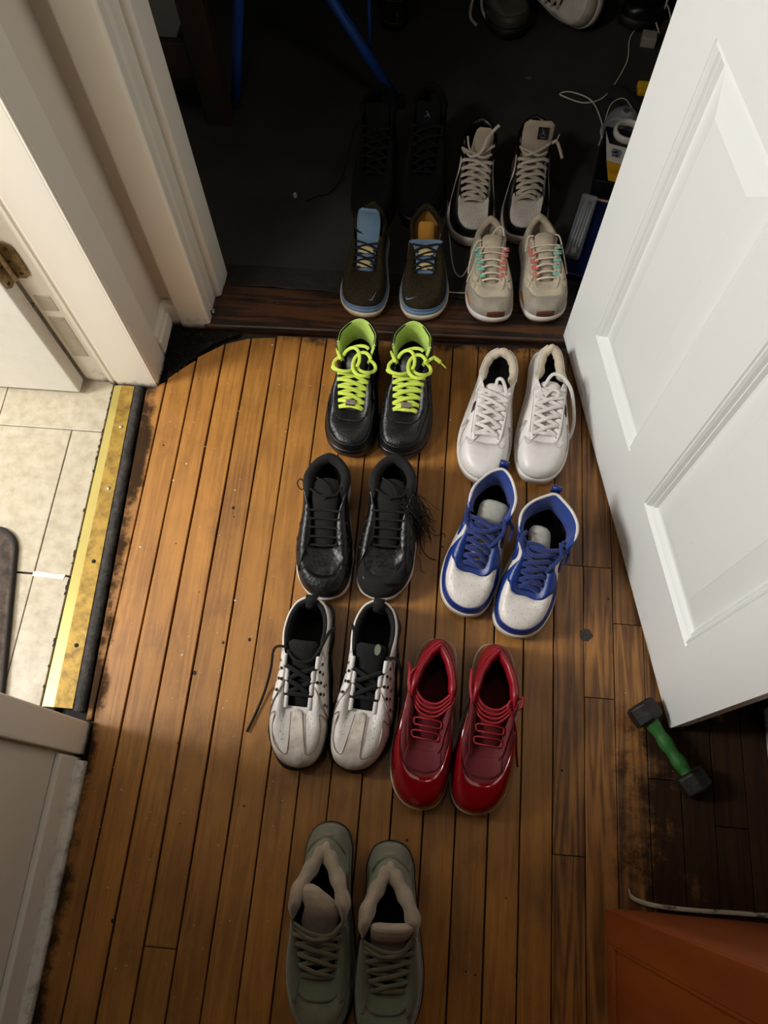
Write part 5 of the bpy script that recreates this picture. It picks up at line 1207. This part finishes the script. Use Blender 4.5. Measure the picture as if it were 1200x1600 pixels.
# dark room: bead, crumb
bd = lathe('metal_bead', [(.0015, 0), (.006, .002), (.0072, .006), (.006, .010), (.003, .0115), (.0028, .007), (.0005, .007)], (-.362, 1.405, .004), SCR); tag(bd, 'small shiny metal bead alone on the black floor', 'bead')
V = [(.201+.011*math.cos(a)*q, 1.848+.008*math.sin(a)*q, .004+(.005 if k % 2 else .001)) for k, (a, q) in enumerate(zip(np.linspace(0, 2*PI, 9)[:-1], (1, .8, 1.1, .7, 1, 1.2, .8, .9)))]+[(.201, 1.848, .012)]
tag(mk('crumpled_scrap', V, [(j, (j+1) % 8, 8) for j in range(8)], mat('brown_paper_scrap', (96, 72, 60), .8)), 'crumpled brown scrap on the black floor behind the shoes', 'scrap')

# white cable
CABL = mat('white_cable_sheath', (206, 198, 180), .45, bump=0)
P = catmull([(.62, 2.22, .01), (.585, 2.169, .007), (.53, 2.12, .007), (.47, 2.022, .007), (.455, 1.92, .007), (.40, 1.80, .007), (.345, 1.765, .009), (.290, 1.785, .008), (.282, 1.797, .007), (.31, 1.802, .008), (.36, 1.770, .012), (.385, 1.70, .010), (.385, 1.655, .007), (.378, 1.625, .006)], 10)
o = tubes('cable', [(P, .0019, .0019)], CABL); tag(o, 'thin white cable looping over the black floor beside the door', 'cable')
P = catmull([(.010, 1.42, .006), (.014, 1.36, .006), (.022, 1.30, .006), (.030, 1.24, .007), (.040, 1.205, .007), (.055, 1.195, .007), (.068, 1.215, .012), (.074, 1.235, .012)], 8)
Q_ = catmull([(-.02, 1.150, .0145), (.02, 1.143, .0145), (.08, 1.145, .0145), (.10, 1.16, .014)], 8)
o = tubes('cable', [(P, .0019, .0019)], CABL); tag(o, 'pale cable curving between the black knit and beige shoes', 'cable')
o = tubes('cable', [(Q_, .0017, .0017)], CABL); tag(o, 'short pale cable lying across the sill between two pairs', 'cable')

# blue X framed stand
BT = mat('dark_blue_powder_coat', (28, 74, 158), .4, var=.05, bump=0)
st = empty('folding_stand', (-.35, 1.74, .004)); tag(st, 'blue tubular folding stand with crossing legs on the black floor', 'stand')
def tb(name, a, b, r, m=BT, par=st, o=(-.35, 1.74, .004)): return tubes(name, [(catmull([tuple(np.array(a)-o), tuple(np.array(b)-o)], 4), r, r)], m, par, 12)
tb('leg', (-.555, 1.70, .016), (-.432, 1.74, .60), .0125); tb('leg', (-.139, 1.73, .016), (-.500, 1.775, .60), .0125)
tb('leg', (-.555, 2.20, .016), (-.432, 2.16, .60), .0125); tb('leg', (-.139, 2.23, .016), (-.500, 2.16, .60), .0125)
tb('strut', (-.207, 1.752, .119), (-.200, 1.755, .60), .004); tb('crossbar', (-.432, 1.74, .60), (-.432, 2.16, .60), .011); tb('crossbar', (-.500, 1.775, .60), (-.500, 2.16, .60), .011); tb('crossbar', (-.2, 1.755, .60), (-.432, 1.74, .60), .006)
for x, y in ((-.5575, 1.699), (-.132, 1.729), (-.5575, 2.201), (-.132, 2.231)): cyl('rubber_foot', (x+.35, y-1.74, 0), .016, .024, M_BLACKIN, st, 14)
# dark wooden desk
DWd = mat('dark_brown_desk_wood', (58, 40, 26), .5, c2=(34, 23, 14), vs=12, stretch=(1, 1, .15), bump=.15)
dk = empty('desk', (-.60, 1.70, .004)); tag(dk, 'dark brown wooden desk whose leg stands behind the left casing', 'desk')
for x, y in ((-.018, -.075), (-.018, .70), (-.62, -.075), (-.62, .70)): box('leg', x, x+.062, y, y+.045, 0, .70, DWd, dk)
box('rail', -.558, -.018, -.062, -.040, .125, .215, DWd, dk); box('rail', -.558, -.018, -.062, -.040, .60, .70, DWd, dk); box('desktop', -.66, .06, -.09, .78, .70, .73, DWd, dk)

# dark bottle
bt = empty('bottle', (-.170, 2.03, .004)); tag(bt, 'dark bottle with a black label standing behind the blue stand', 'bottle')
lathe('glass', [(.030, 0), (.036, .006), (.037, .02), (.037, .17), (.030, .20), (.014, .235), (.013, .27)], (0, 0, 0), mat('dark_bottle_glass', (24, 34, 14), .1, bump=0, trans=.4), bt)
lathe('label', [(.0374, .02), (.0376, .021), (.0376, .10), (.0374, .101)], (0, 0, 0), mat('black_paper_label', (22, 22, 22), .5, bump=0), bt)
WB = mat('pale_label_print', (110, 108, 100), .6, bump=0)
lathe('label_line', [(.0378, .028), (.0378, .030)], (0, 0, 0), WB, bt); lathe('label_line', [(.0378, .088), (.0378, .090)], (0, 0, 0), WB, bt)
V, F = text_mesh('E', .018); mk('label_letter', [(.012+x, -.0379+(abs(x+.012)**2)*12, .052+y) for x, y, *_ in V], F, WB, bt, smooth=False)
lathe('cap', [(.015, .26), (.0155, .262), (.0155, .285), (.014, .288), (.001, .288)], (0, 0, 0), M_BLACKIN, bt)

# clutter by the door: blister pack of sticks, black box, tape roll, plastic cup, pouch
rz = math.radians(-14)
bp_ = empty('blister_pack', (.340, 1.300, .0045), rz); tag(bp_, 'dark blue card pack with white sticks under clear plastic', 'package')
NAVY = mat('navy_card', (18, 30, 78), .4, c2=(10, 18, 52), vs=20, bump=0)
box('card', -.045, .06, -.10, .13, 0, .022, NAVY, bp_, bv=.002)
CLR = mat('clear_plastic', (225, 230, 235), .08, bump=0, var=0, trans=.6, alpha=.5)
box('clear_cover', -.043, -.005, -.06, .125, .022, .040, CLR, bp_, bv=.004)
ST = mat('white_plastic_stick', (200, 200, 196), .4, bump=0)
for i, (x, y0, y1) in enumerate(((-.036, -.05, .09), (-.029, -.045, .11), (-.022, -.05, .10), (-.015, -.03, .115), (-.034, .02, .118))): tubes('stick', [([(x, y0, .027+.004*(i % 2)), (x+.004, y1, .029+.004*(i % 2))], .0024, .0024)], ST, bp_, 8)
box('stick_tip', -.030, -.016, -.052, -.036, .024, .036, ST, bp_, bv=.003)
V, F = text_mesh('USA', .013); mk('card_lettering', [(-.038-y, -.085+x*1.0+.0, .0226) for x, y, *_ in V], F, ST, bp_, smooth=False)
tube_ = empty('carton', (.392, 1.505, .004), math.radians(-10)); tag(tube_, 'small black carton with white and yellow label leaning by the door', 'box')
BKC = mat('black_card', (12, 12, 14), .4, bump=0)
box('carton_body', -.032, .05, -.075, .10, 0, .075, BKC, tube_, bv=.002)
def lab(name, pts, m): mk(name, [(x, y, .0756) for x, y in pts], [tuple(range(len(pts)))], m, tube_, smooth=False)
lab('white_label', [(-.030, .085), (-.016, .045), (.03, .04), (.03, -.015), (-.014, -.01)], mat('white_label_print', (214, 210, 200), .5, bump=0))
lab('yellow_label', [(-.014, -.0105), (.03, -.0155), (.03, -.07), (-.001, -.07)], mat('yellow_label_print', (216, 158, 30), .5, bump=0))
PIC = mat('blue_grey_print', (120, 140, 156), .5, c2=(60, 30, 24), vs=90, thr=(.45, .55), bump=0)
mk('label_picture', [(x, y, .0759) for x, y in ((-.008, .026), (-.002, .032), (.014, .030), (.018, .022), (.014, .004), (-.004, .006))], [(0, 1, 2, 3, 4, 5)], PIC, tube_, smooth=False)
V, F = text_mesh('LO', .016); mk('label_lettering', [(.008-x*.0+y*.0+x*.8, -.040+y, .0759) for x, y, *_ in V], F, mat('dark_yellow_print', (150, 96, 20), .5, bump=0), tube_, smooth=False)
bnd = tubes('rim', [([(-.032, -.077, .02), (.05, -.077, .02)], .003, .003)], mat('peach_plastic', (190, 150, 130), .5), tube_, 8)
def torus(name, c, R_, r, hh, m, tilt=(0, 0), par=None):
    V = []; F = []; n = 36; k = 10
    for i in range(n):
        a = 2*PI*i/n
        for j in range(k):
            b = 2*PI*j/k; rr = R_+r*math.cos(b); z = hh*math.sin(b); x, y = rr*math.cos(a), rr*math.sin(a)
            V.append((c[0]+x, c[1]+y*math.cos(tilt[0])-z*math.sin(tilt[0]), c[2]+y*math.sin(tilt[0])+z*math.cos(tilt[0])))
    for i in range(n):
        for j in range(k): F.append((i*k+j, ((i+1) % n)*k+j, ((i+1) % n)*k+(j+1) % k, i*k+(j+1) % k))
    return mk(name, V, F, m, par)
ch_ = empty('plastic_cup', (.430, 1.668, .004)); tag(ch_, 'clear domed plastic cup lid lying behind the white tape ring', 'cup')
lathe('dome', [(.046, 0), (.047, .01), (.044, .03), (.036, .052), (.022, .066), (.008, .071)], (0, 0, 0), CLR, ch_)
torus('dome_rim', (0, 0, .004), .047, .0018, .0018, mat('clear_plastic_rim', (200, 204, 206), .2, bump=0), par=ch_)
tubes('wire_handle', [(catmull([(-.04, .02, .02), (-.03, .05, .045), (.0, .065, .05), (.03, .05, .03)], 8), .0012, .0012)], CABL, ch_)
tp_ = torus('tape_roll', (.428, 1.585, .086), .030, .0055, .010, mat('white_tape', (206, 202, 192), .5, bump=0), tilt=(0, 0)); tag(tp_, 'white tape ring resting on the black carton beside the door', 'tape')
# dark sock, yellow scrap, small white box, wire
V = []; F = []
P = catmull([(.41, 1.805, .012), (.435, 1.79, .018), (.47, 1.76, .018), (.53, 1.77, .014)], 8)
v_, f_ = sweep_data(P, .024, .014, 0, 12, flat=True); tag(mk('dark_sock', v_, f_, cloth('charcoal_knit', (30, 29, 28), sheen=0)), 'charcoal sock lying on the black floor near the door', 'sock')
tag(box('yellow_packet', .478, .53, 1.80, 1.84, .004, .022, mat('yellow_plastic', (226, 176, 24), .5), bv=.004), 'yellow packet corner peeping out behind the door edge', 'packet')
o = prism('small_carton', [(.492, 1.985), (.53, 1.98), (.535, 2.015), (.496, 2.02)], .004, .030, mat('grubby_white_card', (150, 142, 130), .7), bv=.002); tag(o, 'small grubby white carton on the far black floor by the cable', 'box')
o = tubes('cable', [(catmull([(.545, 2.03, .01), (.530, 2.07, .03), (.545, 2.11, .05), (.565, 2.07, .04), (.575, 2.03, .01), (.585, 2.0, .01)], 8), .0018, .0018)], CABL); tag(o, 'short loop of pale wire sticking up near the small white carton', 'cable')
# ---- three shoes at the far edge
GRS = leather('grey_worn_leather', (92, 84, 74), .55)
def farshoe(nm, toe, hd, L, m, label, up_m, sole_m, lace_m, low=True, pan=None, roll=0):
    s = Shoe(nm, label, 'jumbled shoes at the far edge', toe, hd, L, m, LOW, zs=.030, wk=1.05, flare=.8, z=.004+abs(roll)*.05)
    s.root.rotation_euler[1] = roll
    s.sole([('outsole', sole_m, None, [(0, -.002), (.002, .003), (.024, .005), (.029, -.002)])])
    s.upper(up_m, M_BLACKIN, wr=.004)
    if pan: s.patch('mudguard', [(-.3, 0, .35), (0, 0, .45), (.3, 0, .35)], pan, off=.002); s.both('side_panel', [(.3, .2, .8), (.42, .1, .85), (.55, .2, .8)], pan, off=.002)
    s.collar(up_m, uc=.48, rw=.008, rh=.011)
    s.tongue([(-.058, .064, .018, .003), (-.02, .082, .020, .005), (.018, .106, .022, .006), (.04, .116, .022, .006)], up_m)
    s.laces([.13, .20, .27, .34, .41], lace_m, hw=.0038, ht=.0014, up=.007)
    return s
s1 = farshoe('sneaker', (.160, 1.985), -28, .285, 1, 'grey worn sneaker with loose off white laces, leftmost of the farthest shoes', GRS, mat('black_worn_sole', (22, 20, 19), .6), OWL, pan=leather('darker_grey_leather', (66, 60, 53), .55))
o = tubes('loose_lace', [(catmull([(-.05, .02, .09), (-.075, .0, .03), (-.085, -.02, .008), (-.08, -.05, .004)], 8), .004, .0014), (catmull([(-.045, .0, .09), (-.06, -.03, .04), (-.05, -.06, .01), (-.04, -.075, .004)], 8), .0036, .0014)], OWL, s1.root)
s2 = farshoe('sneaker', (.330, 2.055), 22+180-180, .285, -1, 'dirty white sneaker with black perforations lying on its side', WHP, WHSOLE, OWL, pan=leather('grubby_white_panel', (176, 164, 148), .5), roll=-.9)
s2.root.location.z = .052; s2.root.rotation_euler = (0, -1.15, math.radians(38))
s2.root.location.x = .290; s2.root.location.y = 2.135
s2.discs('perforations', [(.33, .5), (.35, .62), (.37, .5), (.39, .64), (.36, .74)], .003, M_BLACKIN, off=.003)
s3 = farshoe('sneaker', (.455, 2.045), 30, .285, 1, 'black sneaker with a pale strap at the far edge near the cable', BKP, mat('black_worn_sole', (22, 20, 19), .6), M_BLKLACE)
s3.both('pale_strap', [(.30, .1, .9), (.345, .1, .9)], WHSOLE, off=.003)
